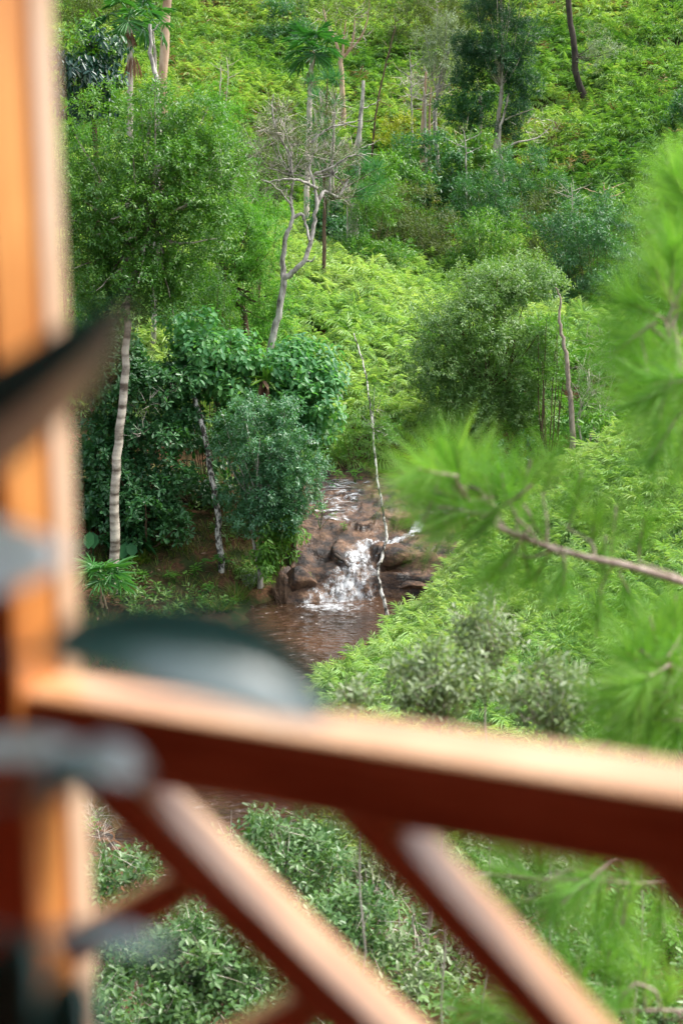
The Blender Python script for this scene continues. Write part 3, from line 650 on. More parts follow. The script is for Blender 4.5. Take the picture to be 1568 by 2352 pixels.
tree('fan_palm', 'thin fan palm with torn drooping fronds between wavy and pink trunks', 'palm', base, [([base] + px([(362, 260, 50), (358, 160, 50), (350, 60, 50)]), .07, .05, 7)], [('fronds', L_PALM, palm_crown(P(350, 45, 50), .55, .7, 8, 67, -1.1))], B_PALE)
base = under(357, 44)
tree('wavy_snag', 'dark grey wavy bare trunk between the two left palms', 'dead tree', base, [([base] + px([(365, 270, 44), (352, 205, 44), (360, 180, 44), (346, 130, 44), (347, 95, 44), (345, 55, 44)]), .085, .05, 7), (px([(347, 75, 44), (360, 62, 44), (368, 50, 44)]), .03, .01, 5)], [], B_GREY)
base = under(372, 54)
tree('pink_trunk_tree', 'straight smooth pinkish trunk rising out of the top edge', 'tree', base, [([base] + px([(374, 300, 54), (374, 200, 54), (378, 100, 54), (388, -40, 54), (392, -160, 54)]), .19, .15, 10)], [('crown', L_OLIVE, fol(blobs(392, -190, 130, 70, 54, 8, 40, 60, .8, 28), 'far', 4))], B_PINK)
# ---- tall dark tree pair, upper right of centre
bl = blobs(1150, 50, 75, 120, 72, 18, 20, 38, .8, 29) + blobs(1192, 210, 34, 120, 72, 11, 16, 28, .8, 30) + blobs(1085, 140, 45, 70, 72, 7, 18, 28, .8, 31) + blobs(1115, 290, 60, 35, 72.5, 6, 15, 25, .8, 32)
base = under(1130, 72)
tree('dark_tree', 'tall dark blue green tree with slim pale double trunk high on the slope', 'tree', base, [([base] + px([(1136, 370, 72), (1142, 290, 72), (1150, 210, 72), (1152, 110, 72), (1150, -20, 72)]), .16, .05, 8), ([base + [.4, -.2, 0]] + px([(1146, 320, 71.5), (1158, 260, 71.5), (1168, 215, 71.5)]), .085, .05, 7)] + limbs_to(bl, P(1150, 200, 72), .04, 18) + [(px([(1140, 360, 71.5), (1180, 330, 71), (1230, 318, 70.8), (1265, 290, 70.8)]), .07, .015, 5), (px([(1160, 275, 71.5), (1190, 262, 71), (1225, 250, 70.8)]), .05, .015, 5)],
 [('crown', L_DARKT, fol(bl, 'farfine', 10, under=.8)), ('twig_sprays', B_TWIG, lambda mb: twigs(mb, blobs(1225, 290, 50, 40, 70.8, 5, 16, 24, .5, 33), 5, .6, .025))], B_PALE)
base = under(1098, 73.5)
tree('short_trunk_tree', 'short pale trunk with dark leafy head left of the double trunk', 'tree', base, [([base, P(1098, 330, 73), P(1104, 265, 73), P(1100, 220, 73)], .16, .09, 7)], [('crown', L_DEEP, fol(blobs(1075, 240, 65, 50, 73, 7, 22, 34, .7, 34), 'far', 8))], B_PALE)
# ---- silvery half-dead trees left of it
bl = blobs(1015, 115, 70, 75, 76, 9, 26, 40, .7, 35)
base = under(1000, 76)
tree('silver_tree', 'silvery leaved tree with spreading bare limbs left of the tall dark tree', 'tree', base, [([base] + px([(998, 290, 76), (1002, 230, 76), (1010, 180, 76), (1030, 120, 76)]), .14, .04, 7)] + limbs_to(bl, P(1004, 215, 76), .05), [('crown', L_SILVER, fol(bl, 'farfine', 6)), ('twig_sprays', B_TWIG, lambda mb: twigs(mb, blobs(990, 220, 45, 70, 75.8, 7, 24, 34, .6, 36), 3.5, .8, .03))], B_GREY)
base = under(960, 74)
tree('pale_snag', 'bleached twiggy dead tree below the silvery crown', 'dead tree', base, [([base] + px([(970, 300, 74), (974, 230, 74), (978, 165, 74)]), .13, .05, 7), ([base + [.5, 0, 0]] + px([(985, 280, 74), (990, 200, 74)]), .1, .04, 6)], [('twig_sprays', B_TWIG, lambda mb: twigs(mb, blobs(960, 215, 50, 60, 74, 8, 22, 34, .6, 37), 5, .8, .028))], B_PINK)
# ---- dark burnt trunk top right
base = under(1322, 84)
bl = blobs(1375, 120, 50, 40, 84, 5, 22, 32, .6, 38)
tree('burnt_trunk', 'blackened slim trunk with thin grey green side growth near the top right', 'tree', base, [([base] + px([(1322, 170, 84), (1318, 110, 84), (1308, 40, 84), (1300, -60, 84), (1296, -120, 84)]), .2, .14, 8)] + limbs_to(bl, P(1318, 130, 84), .04), [('crown', L_SILVER, fol(bl, 'farfine', 3)), ('upper_crown', L_OLIVE, fol(blobs(1296, -150, 90, 60, 84, 6, 30, 44, .8, 39), 'far', 4))], B_DARK)
# ---- bare grey tree behind the palm
base = under(785, 82)
tree('bare_tree', 'bare forked grey tree right of the central palm crown', 'dead tree', base, [([base] + px([(788, 260, 82), (783, 160, 82), (782, 130, 82)]), .17, .12, 7), (px([(782, 135, 82), (770, 95, 82), (752, 60, 82), (742, 20, 82)]), .11, .03, 6), (px([(782, 135, 82), (800, 118, 82), (812, 80, 82), (815, 40, 82)]), .12, .03, 6), (px([(786, 130, 82), (790, 80, 82), (795, 45, 82)]), .09, .03, 6), (px([(800, 118, 82), (825, 90, 82), (842, 50, 82), (848, 0, 82)]), .08, .03, 6)], [('twig_sprays', B_TWIG, lambda mb: twigs(mb, blobs(790, 60, 60, 60, 82, 8, 24, 34, .7, 40), 2.6, .8, .028)), ('crown', L_OLIVE, fol(blobs(790, 25, 120, 40, 82, 9, 26, 38, .6, 41), 'farfine', 2.2))], B_PINK)
base = under(838, 70)
tree('leaning_sapling', 'thin dark leaning sapling with sparse twigs right of the bare forked tree', 'tree', base, [([base] + px([(848, 420, 70), (856, 330, 70), (868, 230, 70), (885, 150, 70), (908, 60, 70)]), .075, .03, 6), (px([(868, 230, 70), (900, 245, 70)]), .02, .008, 4), (px([(885, 150, 70), (905, 140, 70)]), .02, .008, 4), (px([(862, 275, 70), (835, 280, 70), (810, 290, 70)]), .025, .008, 4)], [('twig_sprays', B_BROWN, lambda mb: twigs(mb, blobs(885, 190, 35, 90, 70, 7, 14, 22, .6, 42), 2.5, .6, .02))], B_BROWN)
base = under(812, 58)
tree('grey_snag', 'straight grey dead trunk with split dark base right of the twisted tree', 'dead tree', base, [([base] + px([(815, 500, 58), (820, 420, 58), (824, 330, 58), (830, 250, 58), (834, 185, 58)]), .17, .06, 8), ([base + [-.25, -.3, 0], P(806, 490, 57.7), P(800, 460, 57.7)], .07, .05, 6)] + [(px([(830, 250 + 45 * k, 58), (855 - 60 * (k % 2), 240 + 45 * k, 58), (875 - 100 * (k % 2), 228 + 45 * k, 58)]), .03, .008, 4) for k in range(4)], [], B_GREY)
# ---- round dense bush, right of centre
bl = blobs(1115, 800, 165, 185, 41, 44, 30, 58, .75, 43) + blobs(1180, 650, 105, 55, 42, 14, 26, 44, .8, 44) + blobs(1050, 940, 95, 70, 40.3, 12, 28, 46, .7, 45) + blobs(1190, 930, 85, 85, 40.6, 10, 28, 46, .7, 46)
base = under(1125, 41.4)
tree('round_tree', 'broad rounded dark tree in small soft leaf layers above the gully', 'tree', base, [([base, P(1120, 950, 41.2), P(1085, 850, 41), P(1060, 760, 41)], .14, .05), ([base + [.2, .1, 0], P(1160, 930, 41.2), P(1180, 780, 41.2)], .11, .04)] + limbs_to(bl, P(1110, 900, 41), .035, 24), [('crown', L_ROUND, fol(bl, 'small', 30, under=.45, g=.3, L=.11))], B_BROWN)
# ---- broken trunk and its twiggy neighbours
base = under(1317, 38.5)
tree('broken_trunk', 'tall broken bare trunk with snapped pointed top beside the rounded dark tree', 'dead tree', base, [([base] + px([(1313, 960, 38.5), (1305, 890, 38.5), (1300, 820, 38.5), (1289, 770, 38.5), (1283, 730, 38.5), (1287, 690, 38.5), (1275, 660, 38.5)]), [.085 - .0022 * i for i in range(32)], None, 8)], [], bark('weathered_bark', (.12, .085, .065), (.44, .35, .29), 9, .36, .62))
bl = blobs(1375, 870, 60, 110, 39, 12, 24, 36, .8, 47)
base = under(1340, 39)
def baretree(base, seed, L, r, depth, d=(0, 0, 1), **kw):
    def f(mb):
        reseed(seed); tips = []
        for k in range(3): grow(mb, tips, np.asarray(base, float), nrm(np.array(d) + rng.normal(0, .4, 3)), L, r, depth, **kw)
    return f
tree('twiggy_shrub', 'sparse shrub of fine white twigs and upright leaves right of the broken trunk', 'shrub', base, [], [('stems', B_TWIG, baretree(base, 70, 1.5, .035, 4, kids=(2, 3))), ('foliage', L_MID, fol(bl, 'lance', 9, L=.12, W=.03, inner=.2)), ('twig_sprays', B_TWIG, lambda mb: twigs(mb, bl, 9, .5, .014))], B_TWIG)
bl = blobs(1265, 800, 45, 90, 39.5, 8, 24, 36, .8, 48)
base = under(1262, 39.6)
tree('narrow_shrub', 'narrow light green shrub squeezed between rounded tree and broken trunk', 'shrub', base, limbs_to(bl, base, .03), [('foliage', L_LIGHT, fol(bl, 'lance', 14, L=.14, W=.04))], B_BROWN, stem_name='stems')
# ---- thin leaning sapling rooted at the pool edge
base = P(898, 1408, 31.5); base[2] = gz(base[0], base[1]) - .1
bl = blobs(862, 905, 26, 26, 33.5, 4, 14, 22, .8, 49) + blobs(880, 990, 28, 34, 33, 5, 14, 24, .8, 50) + blobs(822, 960, 20, 25, 33.2, 2, 12, 18, .8, 501)
tree('leaning_birchlike_sapling', 'very thin spotted white sapling leaning up from the pool across the falls', 'tree', base, [([base] + px([(880, 1370, 31.7), (868, 1320, 31.9), (876, 1280, 32.1), (886, 1230, 32.3), (878, 1170, 32.5), (865, 1090, 32.8), (858, 1000, 33.2), (846, 900, 33.6), (832, 830, 34), (812, 765, 34.3)]), .045, .014, 7)] + [([P(855, 985, 33.2), b[0]], .012, .005, 4) for b in bl] , [('crown', L_MID, fol(bl, 'lance', 22, L=.12, W=.022)), ('twig_sprays', B_TWIG, lambda mb: twigs(mb, blobs(860, 960, 40, 70, 33.2, 5, 18, 26, .8, 51), 6, .3, .009))], B_SPOT)
# ---- shrubs of the middle band: (name, label, u, v, ru, rv, Y, n, r0, r1, kind, density, leaf, overrides)
SHRUBS = [
 ('shrub', 'mid green tree shrub filling below the big left crown', 470, 690, 70, 90, 38.5, 9, 36, 50, 'small', 20, L_MID, {}),
 ('shrub', 'dark shrub behind the ringed trunk under the crown', 240, 730, 60, 90, 37, 7, 36, 50, 'small', 20, L_DEEP, {}),
 ('shrub', 'feathery bush left of the spur above the broad leaves', 590, 480, 60, 60, 46, 7, 28, 40, 'feather', 12, L_FEATH, {}),
 ('shrub', 'green bush high on the left behind the palms', 160, 330, 70, 90, 44, 8, 36, 52, 'small', 14, L_FEATH, dict(L=.14)),
 ('shrub', 'wide olive bush below the twisted crown beside the spur', 850, 470, 60, 60, 57, 7, 26, 36, 'farfine', 9, L_MID, {}),
 ('shrub', 'mid green bush right of the grey snag foot', 920, 400, 55, 60, 66, 6, 26, 36, 'far', 8, L_MID, {}),
 ('shrub', 'deep green bush low in the hollow under the double trunk', 1200, 400, 70, 60, 67, 7, 26, 38, 'farfine', 9, L_DEEP, {}),
 ('shrub', 'dark rounded shrub at the foot of the silvery tree', 985, 385, 75, 85, 68, 9, 24, 38, 'far', 9, L_DEEP, {}),
 ('shrub', 'mid green shrub hugging the foot of the tall dark tree', 1085, 365, 55, 70, 69, 6, 22, 34, 'far', 9, L_MID, {}),
 ('shrub', 'dark drooping shrub below the pale double trunk', 1115, 450, 75, 65, 65, 8, 24, 36, 'farfine', 11, L_DEEP, {}),
 ('shrub', 'grey olive shrub right of the split grey trunk', 925, 475, 60, 60, 62, 7, 22, 34, 'farfine', 8, L_OLIVE, {}),
 ('shrub', 'small olive shrub behind the top of the fern spur', 1010, 530, 75, 45, 60, 7, 20, 30, 'farfine', 10, L_OLIVE, {}),
 ('shrub', 'bluish shrub between spur top and rounded tree', 1120, 540, 70, 55, 58, 7, 24, 34, 'farfine', 11, L_MID, {}),
 ('shrub', 'tall dark green shrub thicket above the broken trunk', 1345, 560, 95, 110, 56, 13, 32, 48, 'far', 12, L_DEEP, dict(L=.15, W=.05)),
 ('shrub', 'grey olive shrub with bare twigs on the right slope', 1260, 490, 70, 55, 60, 7, 22, 34, 'farfine', 7, L_OLIVE, {}),
 ('shrub', 'olive leafy shrub overhung by the pine branches', 1440, 500, 75, 75, 58, 8, 26, 38, 'far', 9, L_MID, dict(L=.14, W=.045)),
 ('shrub', 'shadowy green shrub under the pine beside the twiggy shrub', 1450, 640, 70, 80, 52, 8, 28, 42, 'far', 10, L_DEEP, dict(L=.15, W=.05)),
 ('shrub', 'light green shrub just behind the twisted tree crown', 880, 420, 45, 60, 64, 5, 20, 30, 'far', 9, L_LIGHT, {}),
 ('shrub', 'dark shrub lodged left of the split grey trunk', 765, 470, 45, 45, 60, 5, 18, 28, 'far', 9, L_DEEP, {}),
 ('shrub', 'dark low shrub under the left palms', 400, 330, 80, 60, 47, 7, 28, 40, 'far', 8, L_MID, {}),
 ('shrub', 'hazy olive shrub in the top left corner', 215, 25, 90, 45, 72, 8, 28, 42, 'farfine', 7, L_OLIVE, {}),
 ('shrub', 'olive shrub cluster on the top edge left of the tall dark tree', 985, 25, 85, 40, 96, 8, 24, 36, 'farfine', 5, L_OLIVE, dict(L=.26)),
 ('shrub', 'small dark shrub near the top edge above the palm', 655, 25, 50, 30, 98, 5, 18, 28, 'far', 6, L_DEEP, {}),
 ('shrub', 'dark shrub at the right edge of the hillside', 1568, 270, 30, 60, 74, 5, 22, 32, 'far', 9, L_DEEP, {}),
 ('shrub', 'yellowish shrub with rusty leaves left of the silver tree base', 905, 320, 50, 60, 70, 6, 20, 30, 'far', 7, L_YEL, dict(L=.16)),
 ('shrub', 'leafy green shrub below the broken trunk at the bank edge', 1390, 970, 55, 30, 37, 5, 18, 28, 'broad', 12, L_LIGHT, dict(L=.18, W=.07, g=.6)),
 ('shrub', 'dark understory shrub in the gap behind the slim trunk', 430, 1060, 70, 130, 38.2, 9, 34, 50, 'broad', 9, L_DEEP, {}),
 ('shrub', 'shadowed understory shrub behind the dense bush', 560, 1150, 110, 120, 38.2, 10, 36, 52, 'broad', 9, L_DEEP, {}),
 ('shrub', 'leafy understory shrub left of the slim trunk base', 215, 1140, 60, 120, 36.5, 6, 34, 50, 'broad', 10, L_DEEP, dict(L=.3, W=.16)),
 ('shrub', 'green leafy shrub above the rock at the top of the falls', 800, 1010, 60, 55, 40.5, 6, 26, 36, 'lance', 16, L_LIGHT, {}),
 ('shrub', 'dark shrub in the shaded gully right of the falls', 1150, 1060, 110, 50, 38.5, 8, 30, 42, 'small', 14, L_DEEP, {}),
]
for k, (nm, lab, u, v, ru, rv, Y, n, r0, r1, kind, dens, lm, ov) in enumerate(SHRUBS):
    bl = blobs(u, v, ru * 1.1, rv, Y, int(n * 1.7), r0 * .68, r1 * .75, .8, 200 + k); base = under(u, Y)
    if Y > 43:
        rr = np.random.default_rng(900 + k); w_ = ru * mpp(Y); top = P(u, v, Y)[2] - base[2]
        bl += [(np.append(q := np.array([base[0] + rr.uniform(-1, 1) * w_, base[1] + rr.uniform(-1.2, .2) * w_ * .7]), gz(*q) + rr.uniform(.25, .6) * min(2.2, max(.8, top))), rr.uniform(.45, .75) * (Y / 58), .9) for _ in range(8)]
    tree(nm, lab, 'shrub', base, limbs_to(bl, base, .02 if Y > 43 else .018), [('foliage', lm, fol(bl, kind, dens, under=.5, **ov))], B_BROWN, stem_name='stems')
# ---- thin pale saplings and dead poles standing in the ferns
for lab, u, v0, v1, Y, r, mt, tw in [
 ('thin white pole right of the twisted crown', 762, 455, 255, 60, .06, B_PALE, 1), ('slim grey sapling left of the silvery tree', 940, 300, 120, 78, .07, B_GREY, 1),
 ('short bleached pole at the foot of the silvery tree', 972, 300, 200, 73.5, .09, B_PALE, 0), ('thin grey pole in the shrubs below the double trunk', 1065, 420, 300, 66, .05, B_GREY, 1),
 ('slender stem near the top edge left of the bare tree', 1000, 120, -20, 95, .08, B_GREY, 1), ('pale sapling between the pink trunk and palm', 520, 240, 130, 80, .05, B_PALE, 1),
 ('dark thin stem in the ferns far up the slope', 905, 130, 30, 96, .06, B_BROWN, 1), ('short dead stump stem in the shrubs of the right slope', 1385, 500, 420, 62, .07, B_PINK, 0),
 ('grey twiggy sapling over the right slope shrubs', 1310, 520, 420, 60, .04, B_TWIG, 1), ('white stem beside the split snag foot', 795, 520, 400, 57, .05, B_PALE, 1)]:
    _t = P(u, v1, Y); base = under(u, Y); m_ = P(u + 4, (v0 + v1) / 2, Y); c_ = [(P(u, (v0 + 3 * v1) / 4, Y), 28 * mpp(Y), 1.4), (P(u + 6, v1 + 20, Y), 24 * mpp(Y), 1.2)]
    tree('bare_sapling', lab, 'sapling', base, [([base, m_, _t], r, r * .35, 6)] + [([m_ + (_t - m_) * q, m_ + (_t - m_) * (q + .18) + [.5 * (-1) ** j, .1, 0], m_ + (_t - m_) * (q + .4) + [.9 * (-1) ** j, .1, 0]], r * .4, r * .12, 4) for j, q in enumerate((.1, .35, .6))], [('twig_sprays', B_TWIG, lambda mb: twigs(mb, c_, 3, .6, .018))] if tw else [], mt)
# ---- strap-leaved plants on the slopes
def strap_plant(c, n, L, W, seed, spread=.6):
    def f(mb):
        reseed(seed); az = rng.random(n) * 6.28; d = np.stack([np.cos(az) * spread, np.sin(az) * spread, rng.uniform(.5, 1.3, n)], 1)
        leaves(mb, np.repeat([c], n, 0), d, np.stack([-np.cos(az), -np.sin(az), 1 + 0 * az], 1), L * rng.uniform(.6, 1.1, n), W, 'oval', .2, rng.uniform(.05, .4, (n, 1)))
    return f
for lab, u, Y, n, L, W, dv, mat in [('pale strap leaved screwpine left of the twisted crown', 565, 52, 26, 1.1, .09, 0, L_LIGHT), ('strap leaved plant near the top beside the pink trunk', 548, 90, 18, 1.5, .12, 0, L_LIGHT), ('small strap leaved plant right of the pink trunk', 425, 72, 18, 1.1, .1, 0, L_LIGHT), ('fan of pale strap leaves on top of the fern spur', 1085, 55, 20, .9, .08, 0, L_LIGHT), ('clump of long grass blades on the fern spur face', 800, 47.5, 16, .8, .04, 0, L_LIGHT)]:
    base = under(u, Y); _tk[0] += 1
    tree('strap_leaved_plant', lab, 'plant', base, [], [('leaves', mat, strap_plant(base + [0, 0, .35], n, L, W, _tk[0]))], B_BROWN)
# ================================================================== left bank
reseed(501)
def litter(n, cond, x0, x1, y0, y1, L=.12):
    x = rng.uniform(x0, x1, n); y = rng.uniform(y0, y1, n); k = cond(x, y); x = x[k]; y = y[k]; n = len(x)
    az = rng.random(n) * 6.28; d = np.stack([np.cos(az), np.sin(az), rng.normal(0, .25, n)], 1)
    return np.stack([x, y, ground(x, y) + .02], 1), d, np.array([0, 0, 1.]) + rng.normal(0, .35, (n, 3)), L * rng.uniform(.5, 1.2, n)
mb = MB(); p, d, u_, L = litter(5200, lambda x, y: (stream_d(x, y) > .2) & ~((rock_mask(x, y) > .4) & (y < 40) & (y > 33.5)), -9, 3, 17, 42)
leaves(mb, p, d, u_, L, L * .45, 'oval', .15, .1)
p, d, u_, L = litter(2200, lambda x, y: stream_d(x, y) > .4, -5, 6, 8, 18, .09); leaves(mb, p, d, u_, L, L * .45, 'oval', .15, .1)
tag(mb.build('leaf_litter', leafmat('litter', (.06, .03, .018), (.16, .085, .05), (.34, .24, .17), .9, .05, .2)), 'fallen brown leaves scattered on the bare bank soil', 'leaf litter', None, 'stuff')
def grass_blades(mb, c, n, L, W, spread, droop=.5):
    az = rng.random(n) * 6.28; r = spread * np.sqrt(rng.random(n)); x = c[0] + r * np.cos(az); y = c[1] + r * np.sin(az)
    a2 = az + rng.normal(0, .6, n); d = np.stack([np.cos(a2) * .5, np.sin(a2) * .5, np.ones(n)], 1)
    leaves(mb, np.stack([x, y, ground(x, y)], 1), d, np.stack([-np.cos(a2), -np.sin(a2), .8 + 0 * a2], 1), L * rng.uniform(.5, 1.1, n), W, 'strip', 0, droop * rng.uniform(.4, 1.3, (n, 1)))
L_GRASS = leafmat('grass_blade', (.05, .12, .012), (.10, .20, .02), (.20, .27, .04), .5, .3, .4, None, (.26, .17, .07), .12)
mb = MB(); x, y = scatter(-8, 0, 19, 40, .55, lambda x, y: (stream_d(x, y) > .1) & (rock_mask(x, y) < .3) & (vnoise(x * .8 + 3, y * .8) > -.15) & (x < -.6))
for a, b_ in zip(x, y): grass_blades(mb, (a, b_), 34, .36, .012, .3)
x, y = scatter(-5, 6, 8, 18, .6, lambda x, y: (stream_d(x, y) > .2) & (vnoise(x * .9, y * .9) > .15))
for a, b_ in zip(x, y): grass_blades(mb, (a, b_), 30, .25, .008, .3)
x, y = scatter(-6, 7, 8, 19, .3, lambda x, y: stream_d(x, y) > .25)
mu_ = MB(); nn = len(x); hh = rng.uniform(.05, .5, nn)
sprigs(mu_, np.stack([x, y, ground(x, y) + hh * .4], 1), np.stack([rng.normal(0, .5, nn), rng.normal(0, .5, nn), np.ones(nn)], 1), 12, .3, 58, .09, .042, 0, 'oval', .15, .12)
x, y = scatter(-8, 0, 19, 40, .24, lambda x, y: (stream_d(x, y) > .25) & (x < -1.0) & (rock_mask(x, y) < .2) & (vnoise(x * .7 + 8, y * .7) + .5 * vnoise(x * 2, y * 2) > .12))
nn = len(x); hh = rng.uniform(.03, .45, nn)
sprigs(mu_, np.stack([x, y, ground(x, y) + hh * .4], 1), np.stack([rng.normal(0, .5, nn), rng.normal(0, .5, nn), np.ones(nn)], 1), 9, .22, 62, .15, .055, 0, 'oval', .15, .15)
tag(mu_.build('undergrowth', leafmat('undergrowth_leaf', (.05, .13, .03), (.10, .22, .045), (.20, .33, .10), .4, .32, .5, None, (.28, .18, .07), .06)), 'low leafy undergrowth covering the bare banks', 'undergrowth', None, 'stuff')
tag(mb.build('grass', L_GRASS), 'thin grass growing through the litter on the banks', 'grass', None, 'stuff')
for lab, u, v, n, Lh in [('drooping grass tuft below the big arrow shaped leaves', 372, 1245, 260, .75), ('grass tuft left of the low leafy seedlings', 322, 1290, 160, .6), ('yellowing grass tuft hanging by the dark left boulder', 668, 1320, 220, .6), ('short grass tuft at the pool margin', 545, 1375, 160, .5), ('fine dry grass tuft overhanging the brown water', 505, 1400, 200, .5)]:
    q = hit(u, v); _tk[0] += 1; reseed(_tk[0]); t = thing('grass_tuft', lab, 'grass tuft', q); mb = MB(); grass_blades(mb, q, n, Lh, .016, .25, .8); mb.build('blades', L_GRASS, t)
def seedling(mb, c, h, n, L, W, kind='oval', stem=True):
    for k in range(n):
        e = c + np.array([rng.normal(0, .22) * h, rng.normal(0, .22) * h, h * rng.uniform(.5, 1.1)])
        tube(mb, curve([c, c + (e - c) * .5 + [0, 0, .03], e], 4), .008, .004, 4, .1, cap=False)
        sprigs(mb, np.array([e - [0, 0, .04]]), np.array([[0, 0, 1.]]), 7, .1, 70, L, W, .15, kind, .1, .2)
for lab, u, v, h, n, L, W, mt in [('small seedling with bright whorled leaves on the litter slope', 445, 1330, .35, 5, .16, .06, L_LIGHT), ('low leafy seedling left of the litter patch', 400, 1345, .3, 6, .15, .05, L_LIGHT), ('broad leaved seedling under the slim trunk', 500, 1312, .45, 5, .22, .11, L_FEATH), ('greyish seedling by the water edge under the bright shrub', 575, 1360, .4, 7, .13, .035, L_SILVER), ('seedling growing on the dark left boulder', 706, 1335, .2, 4, .12, .035, L_MID), ('yellow green seedling on top of the wet slab', 735, 1215, .6, 5, .14, .05, L_LIGHT), ('tiny seedling on the brown slab edge', 790, 1222, .2, 3, .11, .03, L_LIGHT), ('seedling at the foot of the ringed trunk', 330, 1335, .3, 4, .16, .06, L_FEATH), ('seedling half in the water beside the pool margin', 535, 1405, .3, 3, .12, .04, L_LIGHT), ('small fern like seedling above the upper film of water', 815, 1112, .35, 5, .2, .04, L_FEATH), ('seedling rooted in the litter above the upper slab', 775, 1108, .3, 4, .18, .035, L_LIGHT), ('glossy seedling at the mossy bank left of the tufts', 470, 1375, .35, 5, .15, .06, L_FEATH), ('leafy seedling poking above the lime ferns at the pool edge', 905, 1375, .5, 4, .14, .05, L_LIGHT)]:
    q = hit(u, v)
    if 690 < u < 830 and v < 1350:
        for Y in np.arange(34.5, 42, .05):
            q = P(u, v, Y)
            if q[2] <= float(rock_h(np.array(q[0]), np.array(q[1]))): break
    _tk[0] += 1; reseed(_tk[0]); t = thing('seedling', lab, 'seedling', q); mb = MB(); seedling(mb, np.asarray(q), h, n, L, W); mb.build('leaves', mt, t)
def big_leaves(c, n, L, W, h, seed):
    def f(mb):
        reseed(seed)
        for k in range(n):
            az = k * 2.4 + rng.normal(0, .3); o = np.array([math.cos(az), math.sin(az), 0]); e = c + o * h * rng.uniform(.25, .6) + np.array([0, 0, h * rng.uniform(.6, 1.1)])
            tube(mb, curve([c, c + [0, 0, h * .5] + o * .03, e], 6), .016, .009, 5, .3, cap=False)
            leaves(mb, e[None], (o + [0, 0, -.9])[None], (o + [0, 0, .6])[None], L * rng.uniform(.7, 1.1), W, 'oval', .08, .2)
    return f
for lab, u, v, Y in [('arrow leaved plant with huge dark leaves beside the ringed trunk', 295, 1290, 34), ('arrow leaved plant with huge leaves nearest the timber post', 215, 1290, 33.5), ('arrow leaved plant high in the shade by the drooping tuft', 355, 1225, 35.2)]:
    q = hit(u, v); _tk[0] += 1; tree('arrow_leaved_plant', lab, 'plant', q, [], [('leaves', L_ARROW, big_leaves(q, 13, .55, .30, .85, _tk[0]))], B_BROWN)
q = hit(236, 1395); reseed(91)
c = P(236, 1325, q[1])
def lowfan(mb):
    reseed(92)
    for k in range(11):
        az = k * 2.4; el = -.2 + 1.2 * k / 11; d = np.array([math.cos(az) * math.cos(el), math.sin(az) * math.cos(el), math.sin(el)])
        e = c + d * .35; tube(mb, curve([c, e], 4), .012, .008, 4, .6, cap=False); fan(mb, e, d + [0, 0, -.25], .62, 18, .7)
tree('small_fan_palm', 'small bright fan palm with slanting tan stalk at the foot of the ringed trunk', 'palm', q, [([q, P(232, 1370, q[1]), c], .04, .03, 6), ([q + [.12, -.1, 0], P(232, 1350, q[1] - .2), P(225, 1330, q[1] - .2)], .025, .02, 5)], [('fronds', L_PALM, lowfan)], B_PINK)
# ---- loose rocks
def boulder(name, lab, c, r, sc, seed, group=None, cat='rock'):
    reseed(seed); bm = bmesh.new(); bmesh.ops.create_icosphere(bm, subdivisions=4, radius=1)
    pl = nrm(rng.normal(0, 1, (9, 3))); V = np.array([v.co[:] for v in bm.verts]); V = nrm(V)
    for n_, dd in zip(pl, rng.uniform(.55, .85, 9)):
        over = np.maximum(V @ n_ - dd, 0); V = V - over[:, None] * n_ * .92
    V *= (1 + .07 * fbm(V[:, 0] * 3 + seed, V[:, 1] * 3 + V[:, 2] * 2, 4))[:, None]
    V = V * np.array(sc) * r + np.asarray(c)
    F = np.array([[v.index for v in f.verts] for f in bm.faces]); bm.free()
    mb = MB(); mb.add(V, F); o = mb.build(name, ROCKM, None, c); return tag(o, lab, cat, group)
boulder('boulder', 'dark rounded boulder left of the falling water', P(685, 1330, 34.7) + [0, .2, -.1], .5, (1, .9, .8), 601)
boulder('boulder', 'tan squared boulder right of the fall above the pool', P(912, 1278, 35.5), .42, (1.1, .9, .85), 602)
boulder('boulder', 'dark split boulder behind the thin leaning sapling', P(958, 1290, 35.8), .45, (.9, .9, 1), 603)
boulder('boulder', 'low flat rust brown boulder at the right water line', P(945, 1345, 35.1), .36, (1.6, .8, .5), 604)
for k, (u, v, r, lab) in enumerate([(600, 1393, .16, 'flat tan stone at the pool margin'), (640, 1382, .14, 'brown stone near the pool margin under yellowing grass'), (575, 1398, .12, 'small wet stone beside the flat tan stone'), (232, 1925, .16, 'pale bleached stone low on the near bank beside the post'), (260, 1945, .12, 'small pale stone under the brace of the railing'), (222, 1970, .12, 'tan stone on the near bank close to the post'), (245, 1900, .1, 'little grey stone among dry twigs by the post')]):
    q = hit(u, v); boulder('stone', lab, q, r, (1.4, 1, .6), 610 + k, cat='stone')
q1 = P(770, 1285, 35.25); q2 = P(800, 1312, 34.75); mb = MB(); tube(mb, curve([q1 + [0, 0, .12], (q1 + q2) / 2 + [0, 0, .14], q2 + [0, 0, .12]], 8, .01), .05, .03, 7, rough=.1)
tag(mb.build('log', B_DARK, None, q1), 'short dark log stranded in the middle of the cascade', 'log')
